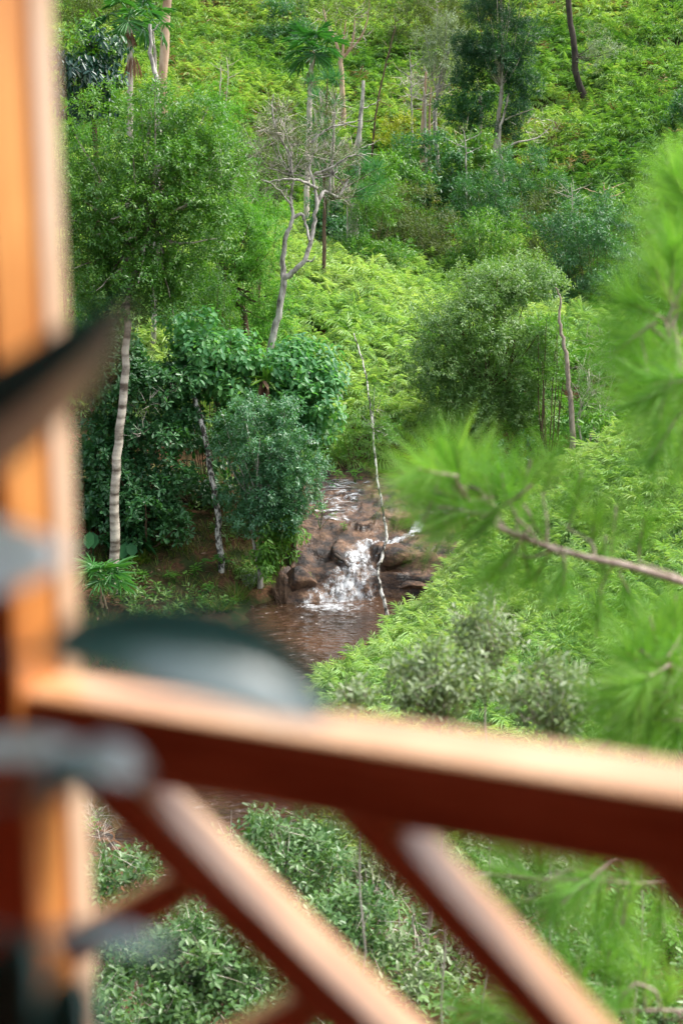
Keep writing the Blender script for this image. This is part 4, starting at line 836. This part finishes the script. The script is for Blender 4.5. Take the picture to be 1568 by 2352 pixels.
# ================================================================== near slope shrubs (out of focus)
L_N1 = leafmat('grey_green_leaf', (.09, .15, .05), (.17, .24, .10), (.32, .38, .22), .38, .3, .6)
L_N2 = leafmat('near_green_leaf', (.045, .12, .032), (.09, .19, .055), (.21, .32, .13), .36, .32, .6, None, (.30, .36, .05), .04)
NEAR = [
 ('grey green leafy shrub standing just beyond the middle of the handrail', 1010, 1580, 120, 105, 13.5, 30, 18, 34, L_N1, 15),
 ('taller pale shrub top rising above the middle of the handrail', 1115, 1455, 75, 85, 14, 17, 16, 30, L_N1, 14),
 ('silvery leaved shrub beyond the handrail below the pine twigs', 1265, 1600, 115, 95, 12.5, 26, 18, 34, L_N1, 15),
 ('low grey green shrub at the right tip of the big leaf', 815, 1595, 45, 25, 13, 5, 20, 28, L_N1, 14),
 ('shrub behind the lower pine twigs above the handrail', 1480, 1640, 110, 100, 13, 9, 40, 56, L_N1, 12),
 ('bright glossy shrub seen between the two slanting slats', 660, 1960, 150, 105, 13.5, 16, 42, 62, L_N2, 15),
 ('green shrub low between the slats beside the dry stem', 800, 2130, 110, 100, 12.2, 11, 42, 60, L_N2, 15),
 ('leafy shrub under the short brace of the railing', 480, 2200, 150, 120, 11.5, 15, 46, 66, L_N2, 16),
 ('dense low shrub in the bottom left gap of the railing', 320, 2330, 160, 90, 11, 10, 46, 66, L_N2, 15),
 ('small bush between post and upper slat', 290, 2010, 75, 62, 13, 7, 34, 46, L_N2, 15),
 ('twig filled shrub in the bottom gap beyond the slats', 960, 2260, 140, 110, 11.6, 11, 44, 60, L_N1, 10),
 ('pale leaved shrub behind the pine under the handrail', 1190, 2030, 140, 110, 12.5, 12, 42, 58, L_N1, 13),
 ('shadowy shrub low on the right below the handrail', 1330, 2230, 160, 130, 11.5, 12, 46, 62, L_N2, 12),
 ('low bright shrub under the first slat near the water', 590, 2080, 110, 80, 14.5, 9, 38, 54, L_N2, 15),
 ('mid green shrub filling the gap right of the tall dry stem', 1090, 2150, 110, 90, 13.5, 9, 40, 56, L_N2, 15),
 ('shrub hidden low between the dry stem and lower brace', 700, 2290, 150, 90, 11, 11, 46, 64, L_N2, 15),
 ('grey green shrub close under the handrail between slats', 870, 1990, 90, 70, 15, 8, 34, 50, L_N1, 15),
 ('pale shrub sloping up to the right under the handrail', 1290, 2040, 130, 90, 15, 10, 36, 52, L_N1, 14),
 ('green shrub at the lower right corner under the pine', 1440, 2330, 150, 100, 10.5, 10, 46, 64, L_N2, 14),
 ('small shrub at the lower left hiding the last bend of water', 370, 2140, 100, 70, 13.8, 9, 36, 50, L_N2, 15),
 ('low shrub close to the post in the bottom left gap', 260, 2220, 80, 70, 12.6, 8, 36, 50, L_N2, 15),
 ('lime fern like shrub at the right edge below the handrail', 1545, 2160, 60, 110, 12, 6, 40, 54, L_LIGHT, 12)]
for k, (lab, u, v, ru, rv, Y, n, r0, r1, mt, dens) in enumerate(NEAR):
    f = .55 if k < 5 else 1.0; Y *= f
    if k >= 5: ru *= 1.15; n = int(n * 1.5); r0 *= .72; r1 *= .8
    bl = blobs(u, v, ru, rv, Y, n, r0, r1, .8, 300 + k); base = under(u, Y + .2); fk = P(u, v + rv * .75, Y + .05)
    tree('leafy_shrub', lab, 'shrub', base, [([base, (base + fk) / 2 + [.06, 0, 0], fk], .02 if f == 1 else .007, .012 if f == 1 else .005, 6)] + [([fk, (fk + b[0]) / 2, b[0]], .010 * f, .004, 4) for b in bl], [('twig_sprays', B_TWIG, lambda mb: twigs(mb, bl, 30 / f ** 2, .26 * f, .006 * f)), ('foliage', mt, fol(bl, 'bush', 70 * dens / 15 / f ** 2, s=.2 * f, L=.074 * f, W=.034 * f, under=.55))], B_TWIG, stem_name='stems')
base = under(972, 12.3); base2 = base
tree('dry_shrub', 'bleached bare double stem with dry twigs beyond the slats', 'dead shrub', base, [([base - [0, 0, .3]] + px([(962, 2300, 12.3), (975, 2180, 12.3), (985, 2080, 12.3), (975, 2030, 12.3)]), .05, .012, 7), ([base + [-.08, 0, -.3]] + px([(945, 2300, 12.2), (958, 2200, 12.2), (950, 2100, 12.2)]), .035, .01, 6)] + [(px([(970, 2100 + 50 * k, 12.2), (1000 + 20 * k, 2090 + 45 * k, 12.1), (1040 + 15 * k, 2070 + 60 * k, 12.0)]), .012, .004, 4) for k in range(4)] + [(px([(960, 2150 + 50 * k, 12.2), (910, 2140 + 45 * k, 12.1), (870 + 10 * k, 2160 + 50 * k, 12)]), .012, .004, 4) for k in range(3)], [('twig_sprays', B_TWIG, lambda mb: twigs(mb, blobs(990, 2200, 110, 130, 12.1, 8, 34, 48, .4, 330), 40, .3, .006))], B_TWIG)
for lab, u, v, ru, rv, Y in [('thicket of bleached dry twigs between the first slat and the dry stem', 790, 2240, 60, 90, 12), ('fan of grey dry twigs right of the bleached stem', 1075, 2190, 60, 80, 12), ('dry twiggy branches low beside the second slat', 880, 2080, 60, 60, 13.5)]:
    q = under(u, Y); _tk[0] += 1; c_ = blobs(u, v, ru, rv, Y, 6, 26, 40, .5, 350 + int(u))
    tree('dry_shrub', lab, 'dead shrub', q, [([q, (q + b[0]) / 2 + rng.normal(0, .08, 3), b[0]], .014, .004, 4) for b in c_], [('twig_sprays', B_TWIG, lambda mb: twigs(mb, c_, 55, .32, .006))], B_TWIG)
bl = blobs(228, 1880, 40, 40, 19.5, 4, 22, 34, .8, 331); base = under(228, 19.5)
tree('dry_brush', 'tangle of dry grey twigs on the near bank beside the post', 'dead shrub', base, [], [('stems', B_TWIG, lambda mb: twigs(mb, blobs(228, 1880, 45, 50, 19.5, 6, 22, 34, .8, 331), 60, .4, .008))], B_TWIG)
base = hit(490, 1870); tree('shoot', 'thin leafy shoot standing at the brown water beyond the first slat', 'plant', base, [], [('leaves', L_LIGHT, lambda mb: seedling(mb, np.asarray(base), .55, 5, .13, .04))], B_BROWN)
# ================================================================== pine in the near right
L_NEEDLE = leafmat('pine_needle', (.08, .23, .03), (.17, .38, .06), (.32, .50, .12), .5, .45, .35)
B_PINE = bark('pine_bark', (.24, .17, .13), (.54, .44, .37), 30, .35, .65)
B_BUD = leafmat('pine_bud', (.30, .14, .06), (.38, .20, .09), (.45, .28, .14), .7, .05, .3)
base = G(2.9, 4.5); reseed(700)
pine = thing('pine_tree', 'long needled pine reaching in from the right with drooping branch tips', 'pine', base)
mb = MB(); tube(mb, curve([base - [0, 0, .3], base + [-.02, .05, 3], base + [.05, 0, 6.5], base + [0, .1, 9.5]], 16), .15, .06, 10, rough=.05); mb.build('trunk', B_PINE, pine, smooth=True)
def shoot(bb, nb, tip, d, n=125, L=.20, bend=None, bud=.5):
    """a leafy end shoot: short twig with long needles pointing forward"""
    d = nrm(np.asarray(d, float)); tip = np.asarray(tip, float); s = rng.uniform(.11, .17); st = tip - d * s
    tube(bb, np.array([st, st + d * s * .5 + rng.normal(0, .004, 3), tip]), .005, .004, 5, cap=False)
    q = rng.random(n) ** .8; e1 = nrm(np.cross(d, [.3, .2, 1.])); e2 = np.cross(d, e1); ph = rng.random(n) * 6.28; al = np.radians(rng.uniform(18, 62, n))
    lat = e1 * np.cos(ph)[:, None] + e2 * np.sin(ph)[:, None]
    dd = d * np.cos(al)[:, None] + lat * np.sin(al)[:, None]
    leaves(nb, st + d * (s * q)[:, None], dd, rng.normal(0, 1, (n, 3)), L * rng.uniform(.75, 1.1, n), .0023, 'strip', 0, rng.uniform(.05, .3, (n, 1)) * np.where(rng.random((n, 1)) < .5, 1, .3), np.clip(rng.normal(rng.uniform(.3, .75), .18, n), 0, 1))
    if rng.random() < bud: tube(bb, np.array([tip, tip + d * .05]), .006, .003, 5)
    return st
BR = [
 # main line (u,v,Y) of the branch, then shoots: (tip u, v, direction in picture du, dv, dY)
 ([(1790, 1420, 5.15), (1660, 1370, 5.1), (1568, 1338, 5.05), (1450, 1302, 5), (1330, 1276, 5), (1230, 1246, 5), (1150, 1214, 5), (1090, 1165, 5), (1035, 1105, 5)], .014,
  [(1000, 1050, -.7, -.7, 0), (960, 1075, -1, -.3, -.2), (1050, 1030, -.2, -1, 0), (1100, 1060, .0, -1, .2), (1150, 1085, -.3, -1, -.1), (985, 1120, -1, .1, .2), (1020, 1170, -1, .45, 0), (1210, 1090, .1, -1, .1), (1265, 1060, .25, -1, .2), (1080, 1240, -.7, .7, -.1), (1150, 1310, -.5, .9, 0), (1215, 1330, -.1, 1, .2), (1290, 1350, .1, 1, -.1), (1365, 1190, .1, -1, .2), (1480, 1190, .1, -1, .2), (1370, 1430, .1, 1, .1), (1000, 1210, -.9, .5, .2), (1120, 1330, -.6, .8, .3), (1330, 1110, .3, -1, .3), (1450, 1390, .3, 1, .2), (930, 1110, -1, .1, .1)]),
 ([(1860, 1100, 5.4), (1700, 960, 5.3), (1600, 860, 5.2), (1530, 760, 5.2)], .007,
  [(1440, 690, -.9, -.6, 0), (1500, 610, -.5, -1, .1), (1470, 790, -1, .0, .2), (1430, 860, -1, .3, .1), (1550, 560, -.1, -1, 0), (1460, 930, -.9, .5, -.2), (1520, 980, -.5, 1, .2), (1560, 880, -.4, .8, 0), (1410, 760, -1, -.2, .3), (1570, 690, 0, -1, .3), (1490, 1060, -.5, .9, 0), (1560, 1080, 0, 1, .2), (1500, 880, -.8, .2, -.2)]),
 ([(1850, 700, 5.6), (1720, 560, 5.5), (1630, 470, 5.5)], .006,
  [(1545, 400, -.5, -1, 0), (1590, 370, -.1, -1, .1), (1530, 470, -.9, -.5, .2), (1520, 530, -1, .1, 0), (1570, 440, -.6, -.8, .2), (1560, 600, -.6, .6, .2), (1600, 500, -.2, -.6, 0)]),
 ([(1850, 1560, 4.9), (1700, 1560, 4.9), (1580, 1560, 4.9), (1490, 1590, 4.9)], .007,
  [(1420, 1560, -1, -.2, .1), (1440, 1500, -.7, -.8, 0), (1500, 1450, -.1, -1, .1), (1430, 1640, -.8, .6, 0), (1490, 1700, -.2, 1, .2), (1560, 1690, .2, 1, 0), (1540, 1490, .2, -1, .2), (1380, 1610, -1, .2, .2), (1400, 1700, -.7, .8, .2), (1570, 1600, .1, .3, -.1), (1460, 1580, -.6, .2, -.2), (1550, 1400, 0, -1, .2)]),
 ([(1860, 1980, 4.7), (1700, 2010, 4.7), (1500, 2030, 4.7), (1330, 2020, 4.7), (1210, 2020, 4.7)], .008,
  [(1130, 2010, -1, 0, 0), (1160, 1950, -.7, -.8, .1), (1150, 2090, -.8, .6, .1), (1240, 1950, 0, -1, .1), (1270, 2110, -.2, 1, 0), (1350, 1960, .1, -1, 0), (1370, 2110, .1, 1, .2), (1440, 2130, .1, 1, .1), (1470, 1970, .1, -1, .1), (1320, 2050, -.5, .3, -.2), (1520, 2110, .1, 1, 0)]),
 ([(1860, 2330, 4.5), (1700, 2330, 4.5), (1500, 2320, 4.5), (1300, 2330, 4.5)], .007,
  [(1180, 2290, -.9, -.4, 0), (1240, 2230, -.3, -1, .1), (1330, 2230, 0, -1, 0), (1130, 2340, -1, .1, .1), (1420, 2230, 0, -1, .2), (1480, 2220, .1, -1, 0), (1250, 2370, -.5, .8, 0), (1540, 2260, .1, -1, .1), (1380, 2330, -.3, .4, -.2), (1060, 2320, -1, -.1, .1), (1400, 2180, 0, -1, .1)]),
]
for k, (line, r0, sh) in enumerate(BR):
    line = [(u, v, Y * .84) for u, v, Y in line]
    L0 = curve(px(line), 40); anchor = base + [0, .05, max(.5, L0[0][2] - base[2] + .1)]
    L0 = np.concatenate([curve([anchor, (anchor + L0[0]) / 2 + [0, 0, .08], L0[0]], 8)[:-1], L0])
    bb = MB(); nb = MB(); tube(bb, L0, np.linspace(r0 * 1.25, r0 * .36, len(L0)), None, 8, rough=.08)
    for (u, v, du, dv, dY) in sh:
        Y = line[-1][2] + dY * 1.1
        tip = P(u, v, Y); dr = np.array([du, dY, -dv]) + rng.normal(0, .1, 3)
        st = shoot(bb, nb, tip, dr, 130 if k in (0, 4, 5) else 190)
        j = np.argmin(np.linalg.norm(L0 - (st - nrm(dr) * .12), axis=1)); a = L0[max(0, j - 1)]
        tube(bb, curve([a, (a + st) / 2 + nrm(dr) * .02 * 0 + rng.normal(0, .02, 3), st], 7),   .0045, .004, 5, cap=False)
        for _ in range(int(rng.random() < (.4 if k in (0, 4, 5) else .9))):
            t2 = (a + st) / 2 + rng.normal(0, .06, 3) + nrm(dr) * .1
            shoot(bb, nb, t2, dr + rng.normal(0, .45, 3), 85, .16, bud=.2)
    b_ = bb.build('branch', B_PINE, pine, smooth=True); ORIG[b_.name] = ORIG[pine.name]
    nb.build('needles', L_NEEDLE, b_)
    if k == 3:
        c0 = P(1537, 1515, 4.1); mb = MB(); zz = np.linspace(0, 1, 9); tube(mb, c0 + np.stack([0 * zz, 0 * zz, -.065 * zz], 1),   .009 * np.array([.4, .8, 1, 1.05, 1, .9, .75, .5, .2]), None, 10, .3, rough=.12)
        mb.build('cone', leafmat('cone_brown', (.14, .035, .02), (.18, .045, .02), (.25, .08, .04), .7, .02), b_)
# ================================================================== veranda: post, handrail, slats, leaves of the house plant
def woodmat(name, dark, mid, light, rough=.35, coat=.4, grain=1.0, ax='x'):
    m, nt, out = new_mat(name)
    st = {'x': (1.2, 26, 26), 'z': (26, 26, 1.2)}[ax]
    f = noise(nt, 2.2 * grain, 6, stretch=st, rough=.6); 
    ad = nt.nodes.new('ShaderNodeMath'); ad.operation = 'MULTIPLY_ADD'; nt.links.new(noise(nt, 5, 4), ad.inputs[0]); ad.inputs[1].default_value = .7; nt.links.new(f, ad.inputs[2])
    c = ramp(nt, ad.outputs[0], [(.62, dark), (.85, mid), (1.05, light)])
    b = principled(nt, c, rough, .5); b.inputs['Coat Weight'].default_value = coat; b.inputs['Coat Roughness'].default_value = .22
    bump(nt, b, f, .08, .004); nt.links.new(b.outputs[0], out.inputs[0]); return m
W_AMBER = woodmat('amber_varnished_wood', (.40, .135, .032), (.58, .225, .055), (.72, .34, .10), .42, .5, 1, 'z')
W_LIT = woodmat('lit_edge_wood', (.56, .36, .22), (.64, .43, .28), (.72, .52, .37), .5, .3, 1, 'z')  # light on the post's outer edge, put into a paler wood colour
W_RAIL = woodmat('red_brown_varnished_wood', (.34, .14, .05), (.52, .27, .12), (.68, .42, .23), .40, .6)
W_DARK = woodmat('dark_mahogany_board', (.18, .034, .022), (.25, .050, .030), (.32, .075, .042), .5, .2)  # dark red set to dim and redden light bounced onto the rail
RA = P(100, 1530, 1.151); RB = P(1568, 1745, .951); ZR = (RA[2] + RB[2]) / 2
rdir = np.array([RB[0] - RA[0], RB[1] - RA[1], 0]); rdir /= np.linalg.norm(rdir); odir = np.array([-rdir[1], rdir[0], 0])
RO = np.array([RA[0], RA[1], ZR])
def on_rail(u, v, o):
    """(s, z) where the sight line meets the vertical plane o metres out from the rail's outer edge"""
    d = P(u, v, 1.0) - [0, 0, CAMZ]; c = np.array([0, 0, CAMZ]); pl = RO + odir * o
    t = ((pl - c) @ odir) / (d @ odir); q = c + d * t; return (q - RO) @ rdir, q[2] - ZR
def R3(s, o, z): return RO + rdir * s + odir * o + np.array([0, 0, z])
def beam(name, corners, mat, parent=None, bev=.004):
    """prism from 4 (s, z) corners, o from o0 to o1, lightly rounded"""
    quad, o0, o1 = corners; bm = bmesh.new()
    f = [bm.verts.new(R3(s, o0, z)) for s, z in quad]; g = [bm.verts.new(R3(s, o1, z)) for s, z in quad]
    bm.faces.new(f); bm.faces.new(g[::-1])
    for i in range(4): bm.faces.new([f[i], g[i], g[(i + 1) % 4], f[(i + 1) % 4]])
    bmesh.ops.recalc_face_normals(bm, faces=bm.faces)
    bmesh.ops.bevel(bm, geom=list(bm.edges), offset=bev, segments=3, affect='EDGES', profile=.6)
    M = np.array([v.co[:] for v in bm.verts])
    me = bpy.data.meshes.new(name); o = bpy.data.objects.new(name, me); COL.objects.link(o)
    ang = math.atan2(rdir[1], rdir[0]); c = M.mean(0); 
    from mathutils import Matrix
    par = np.zeros(3) if parent is None else np.asarray(parent.location)
    bmesh.ops.translate(bm, verts=bm.verts, vec=Vector([float(-q) for q in c])); bmesh.ops.rotate(bm, verts=bm.verts, cent=(0, 0, 0), matrix=Matrix.Rotation(-ang, 3, 'Z'))
    tilt = 0
    if abs(quad[1][1] - quad[0][1]) > .02 and abs(quad[1][0] - quad[0][0]) > .02:      # grain runs along a slanting slat
        tilt = math.atan2(quad[1][1] - quad[0][1], quad[1][0] - quad[0][0]); bmesh.ops.rotate(bm, verts=bm.verts, cent=(0, 0, 0), matrix=Matrix.Rotation(tilt, 3, 'Y'))
    for ff in bm.faces: ff.smooth = False
    bm.to_mesh(me); bm.free(); me.materials.append(mat)
    from mathutils import Matrix as MX
    o.matrix_local = MX.Translation(Vector([float(a - b) for a, b in zip(c, par)])) @ MX.Rotation(ang, 4, 'Z') @ MX.Rotation(-tilt, 4, 'Y')
    if parent is not None: o.parent = parent
    return o
RW, RH = .064, .062
rail = thing('railing', 'varnished red brown timber handrail with slanting slats crossing the foreground', 'railing', R3(.35, -RW / 2, -.95))
beam('handrail', ([(.002, -RH), (1.9, -RH), (1.9, 0), (.002, 0)], -RW, 0), W_RAIL, rail, .006)
OI, OO = -.058, -.008
def slat(name, top, bot, o0=OI, o1=OO, zt=-RH - .0005):
    """top: front upper edge line (two picture points), bot: front lower edge line"""
    a0, a1 = [np.array(on_rail(*q, o0)) for q in top]; b0, b1 = [np.array(on_rail(*q, o0)) for q in bot]
    d = (a1 - a0) / np.linalg.norm(a1 - a0); nn = np.array([d[1], -d[0]])
    if nn[1] > 0: nn = -nn
    th = ((b0 + b1) / 2 - a0) @ nn
    def at(p, z): return p + d * ((z - p[1]) / d[1])
    return a0, d, nn, th
def full_slat(top, bot, z1, name='slat'):
    a0, d, nn, th = slat(name, top, bot); b0 = a0 + nn * th; z0 = -RH - .001
    def at(p, z): q = p + d * ((z - p[1]) / d[1]); return (q[0], q[1])
    return beam(name, ([at(b0, z0), at(b0, z1), at(a0, z1), at(a0, z0)], OI, OO), W_RAIL, rail, .004)
s1 = full_slat([(300, 1820), (850, 2352)], [(215, 1830), (715, 2352)], -.78)
s2 = full_slat([(935, 1960), (1300, 2352)], [(820, 1930), (1185, 2352)], -.78)
s3 = full_slat([(1600, 2060), (1900, 2400)], [(1470, 2010), (1780, 2352)], -.78)
def brace(top, bot):
    a0, d, nn, th = slat('brace', top, bot, OI + .004); 
    if nn[1] > 0: nn = -nn
    p0, p1 = [np.array(on_rail(*q, OI + .004)) for q in top]; q = nn * th
    return beam('brace', ([tuple(p1 + q), tuple(p0 + q), tuple(p0), tuple(p1)], OI + .004, OO - .004), W_RAIL, rail, .004)
brace([(385, 2022), (130, 2160)], [(425, 2085), (170, 2220)])
brace([(672, 2300), (430, 2440)], [(720, 2370), (480, 2500)])
full = beam('bottom_rail', ([(.002, -.84), (1.9, -.84), (1.9, -.785), (.002, -.785)], -RW, 0), W_RAIL, rail, .005)
post = thing('post', 'tall amber varnished timber post on the left with its lit outer edge coloured pale', 'post', R3(-.05, -.05, -.95))
s_in, z_in = on_rail(187, 1400, .022)
sR = s_in
beam('core', ([(sR - .11, -.95), (sR - .002, -.95), (sR - .002, 1.45), (sR - .11, 1.45)], -.075, -.014), W_AMBER, post, .006)
beam('lit_edge_strip', ([(sR - .11, -.95), (sR, -.95), (sR, 1.45), (sR - .11, 1.45)], -.0125, .022), W_LIT, post, .006)  # added strip that paints the post's brightly lit outer edge
# deck, plus unseen roof and walls added to shade the rail's inner faces
ver = thing('veranda', 'wooden veranda around the viewer, its walls and eave added for shade', 'veranda', R3(.3, -1.2, -.98))
beam('deck', ([(-2.5, -1.03), (4, -1.03), (4, -.955), (-2.5, -.955)], -3.2, .12), W_DARK, ver, .01)
beam('shade_ceiling', ([(-2.5, 1.46), (4, 1.46), (4, 1.55), (-2.5, 1.55)], -3.2, .10), W_DARK, ver, .01)
beam('shade_back_wall', ([(-2.5, -.95), (4, -.95), (4, 1.455), (-2.5, 1.455)], -3.2, -3.1), W_DARK, ver, .01)
for s in (-2.45, 2.6):
    beam('shade_end_wall', ([(s - .05, -.953), (s + .05, -.953), (s + .05, 1.458), (s - .05, 1.458)], -3.097, -.2), W_DARK, ver, .01)
for s in (-2.4, 3.9):
    beam('support', ([(s - .1, -7.5), (s + .1, -7.5), (s + .1, -1.035), (s - .1, -1.035)], -.3, -.1), W_DARK, ver, .01)
# ---- leaves of a house plant in front of the rail
def plantmat(name, a, b_, rough=.3, trans=.12):
    m, nt, out = new_mat(name); f = noise(nt, 9, 3)
    b = principled(nt, ramp(nt, f, [(.35, a), (.65, b_)]), rough, .6); b.inputs['Coat Weight'].default_value = 1; b.inputs['Coat IOR'].default_value = 1.7; b.inputs['Coat Roughness'].default_value = .28
    t = nt.nodes.new('ShaderNodeBsdfTranslucent'); t.inputs['Color'].default_value = (*[min(1, q * 1.6) for q in b_], 1)
    ms = nt.nodes.new('ShaderNodeMixShader'); ms.inputs[0].default_value = trans
    nt.links.new(b.outputs[0], ms.inputs[1]); nt.links.new(t.outputs[0], ms.inputs[2]); nt.links.new(ms.outputs[0], out.inputs[0]); return m
L_HOUSE = plantmat('house_plant_leaf', (.026, .12, .115), (.045, .17, .155), .26, .25)
L_HOUSE2 = plantmat('sheen_plant_leaf', (.42, .57, .58), (.55, .68, .69), .3, .3)  # sky sheen on the leaves painted in as a pale base colour
L_HOUSE3 = plantmat('grey_sheen_leaf', (.17, .155, .135), (.25, .225, .195), .4, .2)  # grey sheen on the folded leaf's lower half, painted as colour
plant = thing('house_plant', 'leafy house plant with large glossy blue green leaves in front of the handrail', 'house plant', P(-330, 2500, .62))
def loft(lines, n=26, thick=.0012):
    rows = [curve(px(l), n) for l in lines]; R_ = np.stack(rows, 0); m = len(lines)
    t = np.linspace(0, 1, 11); cols = [curve(R_[:, i], 11) if m > 2 else R_[0, i] + (R_[1, i] - R_[0, i]) * t[:, None] for i in range(n)]
    A = np.stack(cols, 1); nu = A.shape[0]
    du = np.gradient(A, axis=0); dv = np.gradient(A, axis=1); N = nrm(np.cross(du, dv)); N[~np.isfinite(N)] = 0
    mb = MB(); B = A - N * thick; i = np.arange(nu - 1)[:, None] * n; j = np.arange(n - 1)[None]
    q = np.stack([i + j, i + j + 1, i + n + j + 1, i + n + j], -1).reshape(-1, 4)
    mb.add(np.concatenate([A.reshape(-1, 3), B.reshape(-1, 3)]), np.concatenate([q, q[:, ::-1] + nu * n])); return mb
loft([[(75, 1502, .62), (190, 1410, .632), (380, 1380, .635), (565, 1420, .635), (700, 1535, .63), (760, 1650, .62)],
      [(75, 1503, .62), (250, 1475, .622), (410, 1485, .622), (560, 1525, .622), (685, 1600, .62), (760, 1651, .62)],
      [(75, 1504, .62), (260, 1545, .603), (410, 1590, .592), (560, 1630, .592), (690, 1655, .603), (760, 1652, .62)]]).build('leaf', L_HOUSE, plant, smooth=True)
loft([[(-80, 880, .70), (60, 800, .70), (170, 735, .70), (295, 680, .70)], [(-80, 1025, .68), (60, 925, .68), (185, 825, .685), (299, 698, .70)]]).build('leaf', L_HOUSE, plant, smooth=True)
loft([[(-80, 1030, .678), (60, 930, .678), (185, 830, .683), (299, 700, .70)], [(-80, 1160, .72), (80, 1025, .72), (220, 885, .715), (312, 702, .70)]]).build('leaf', L_HOUSE3, plant, smooth=True)
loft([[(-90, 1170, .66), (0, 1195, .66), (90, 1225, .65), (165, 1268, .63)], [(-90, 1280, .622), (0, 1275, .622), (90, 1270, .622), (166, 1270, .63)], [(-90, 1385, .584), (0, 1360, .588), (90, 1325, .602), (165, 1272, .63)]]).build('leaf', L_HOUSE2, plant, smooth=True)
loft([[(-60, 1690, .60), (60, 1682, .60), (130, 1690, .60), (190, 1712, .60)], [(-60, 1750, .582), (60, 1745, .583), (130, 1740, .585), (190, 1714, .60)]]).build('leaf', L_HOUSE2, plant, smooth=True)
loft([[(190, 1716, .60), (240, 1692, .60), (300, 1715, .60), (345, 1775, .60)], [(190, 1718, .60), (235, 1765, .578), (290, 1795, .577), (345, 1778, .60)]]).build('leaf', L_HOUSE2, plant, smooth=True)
loft([[(20, 1850, .58), (90, 1760, .58), (180, 1720, .58), (280, 1760, .58)], [(20, 1853, .58), (120, 1830, .56), (200, 1800, .56), (280, 1763, .58)]]).build('leaf', L_HOUSE, plant, smooth=True)
loft([[(-90, 2240, .56), (20, 2160, .56), (70, 2150, .56), (105, 2200, .56)], [(-90, 2480, .54), (10, 2440, .54), (80, 2380, .54), (106, 2205, .56)]]).build('leaf', L_HOUSE, plant, smooth=True)
loft([[(60, 2150, .60), (180, 2120, .60), (300, 2130, .60), (405, 2172, .60)], [(60, 2156, .60), (180, 2170, .585), (300, 2180, .585), (405, 2175, .60)]]).build('leaf', L_HOUSE, plant, smooth=True)
loft([[(60, 2352, .56), (130, 2250, .56), (190, 2235, .56), (230, 2300, .56)], [(60, 2500, .54), (150, 2480, .54), (210, 2420, .54), (232, 2304, .56)]]).build('leaf', L_HOUSE, plant, smooth=True)
mb = MB(); R0 = np.asarray(plant.location)
st = curve(px([(-330, 2500, .62), (-260, 2000, .63), (-220, 1500, .65), (-200, 950, .68)]), 20); tube(mb, st, .007, .004, 7)
for q in [(88, 1503, .62), (-80, 985, .68), (-90, 1280, .62), (-60, 1720, .58), (20, 1851, .58), (-90, 2360, .55), (60, 2153, .6), (60, 2430, .55), (190, 1717, .6)]:
    e = P(*q); j = int(np.argmin(np.abs(st[:, 2] - e[2] + .03))); tube(mb, curve([st[j], (st[j] + e) / 2 + [0, 0, .01], e], 6), .0025, .002, 5)
mb.build('stem', L_HOUSE, plant, smooth=True)
# ================================================================== camera, light, world
cam = bpy.data.cameras.new('camera'); co = bpy.data.objects.new('camera', cam); COL.objects.link(co)
co.location = (0, 0, CAMZ); co.rotation_euler = (math.radians(90) - PITCH, 0, 0)
cam.sensor_fit = 'VERTICAL'; cam.sensor_height = 36; cam.sensor_width = 24; cam.lens = 50; cam.clip_end = 2000; cam.clip_start = .05
cam.dof.use_dof = True; cam.dof.focus_distance = 37; cam.dof.aperture_fstop = 2.5; cam.dof.aperture_blades = 0
S.camera = co
SUN_EL, SUN_AZ = math.radians(58), math.radians(80)      # azimuth clockwise from +Y (the view), so from the right
sdir = Vector((math.sin(SUN_AZ) * math.cos(SUN_EL), math.cos(SUN_AZ) * math.cos(SUN_EL), math.sin(SUN_EL)))
sun = bpy.data.lights.new('sun', 'SUN'); sun.energy = 1.4; sun.angle = math.radians(14); sun.color = (1, .965, .90)
so = bpy.data.objects.new('sun', sun); COL.objects.link(so); so.rotation_euler = sdir.to_track_quat('Z', 'Y').to_euler(); so.location = (20, 0, 60)
w = bpy.data.worlds.new('World'); S.world = w; w.use_nodes = True; nt = w.node_tree
for n in list(nt.nodes): nt.nodes.remove(n)
sky = nt.nodes.new('ShaderNodeTexSky'); sky.sky_type = 'NISHITA'; sky.sun_disc = False; sky.sun_elevation = SUN_EL; sky.sun_rotation = SUN_AZ
sky.air_density = 1.0; sky.dust_density = 4.0; sky.ozone_density = 1.0
hs = nt.nodes.new('ShaderNodeHueSaturation'); hs.inputs['Saturation'].default_value = .45
bg = nt.nodes.new('ShaderNodeBackground'); bg.inputs['Strength'].default_value = .15
wo = nt.nodes.new('ShaderNodeOutputWorld')
nt.links.new(sky.outputs[0], hs.inputs['Color']); nt.links.new(hs.outputs[0], bg.inputs['Color']); nt.links.new(bg.outputs[0], wo.inputs[0])
S.view_settings.view_transform = 'Standard'; S.view_settings.look = 'None'; S.view_settings.exposure = 1.55; S.view_settings.gamma = 1
S.render.engine = 'CYCLES'; c = S.cycles
c.max_bounces = 6; c.diffuse_bounces = 3; c.glossy_bounces = 2; c.transmission_bounces = 3; c.transparent_max_bounces = 8
c.use_denoising = True; c.denoiser = 'OPENIMAGEDENOISE'; c.denoising_input_passes = 'RGB_ALBEDO_NORMAL'
c.caustics_reflective = False; c.caustics_refractive = False; c.sample_clamp_indirect = 6
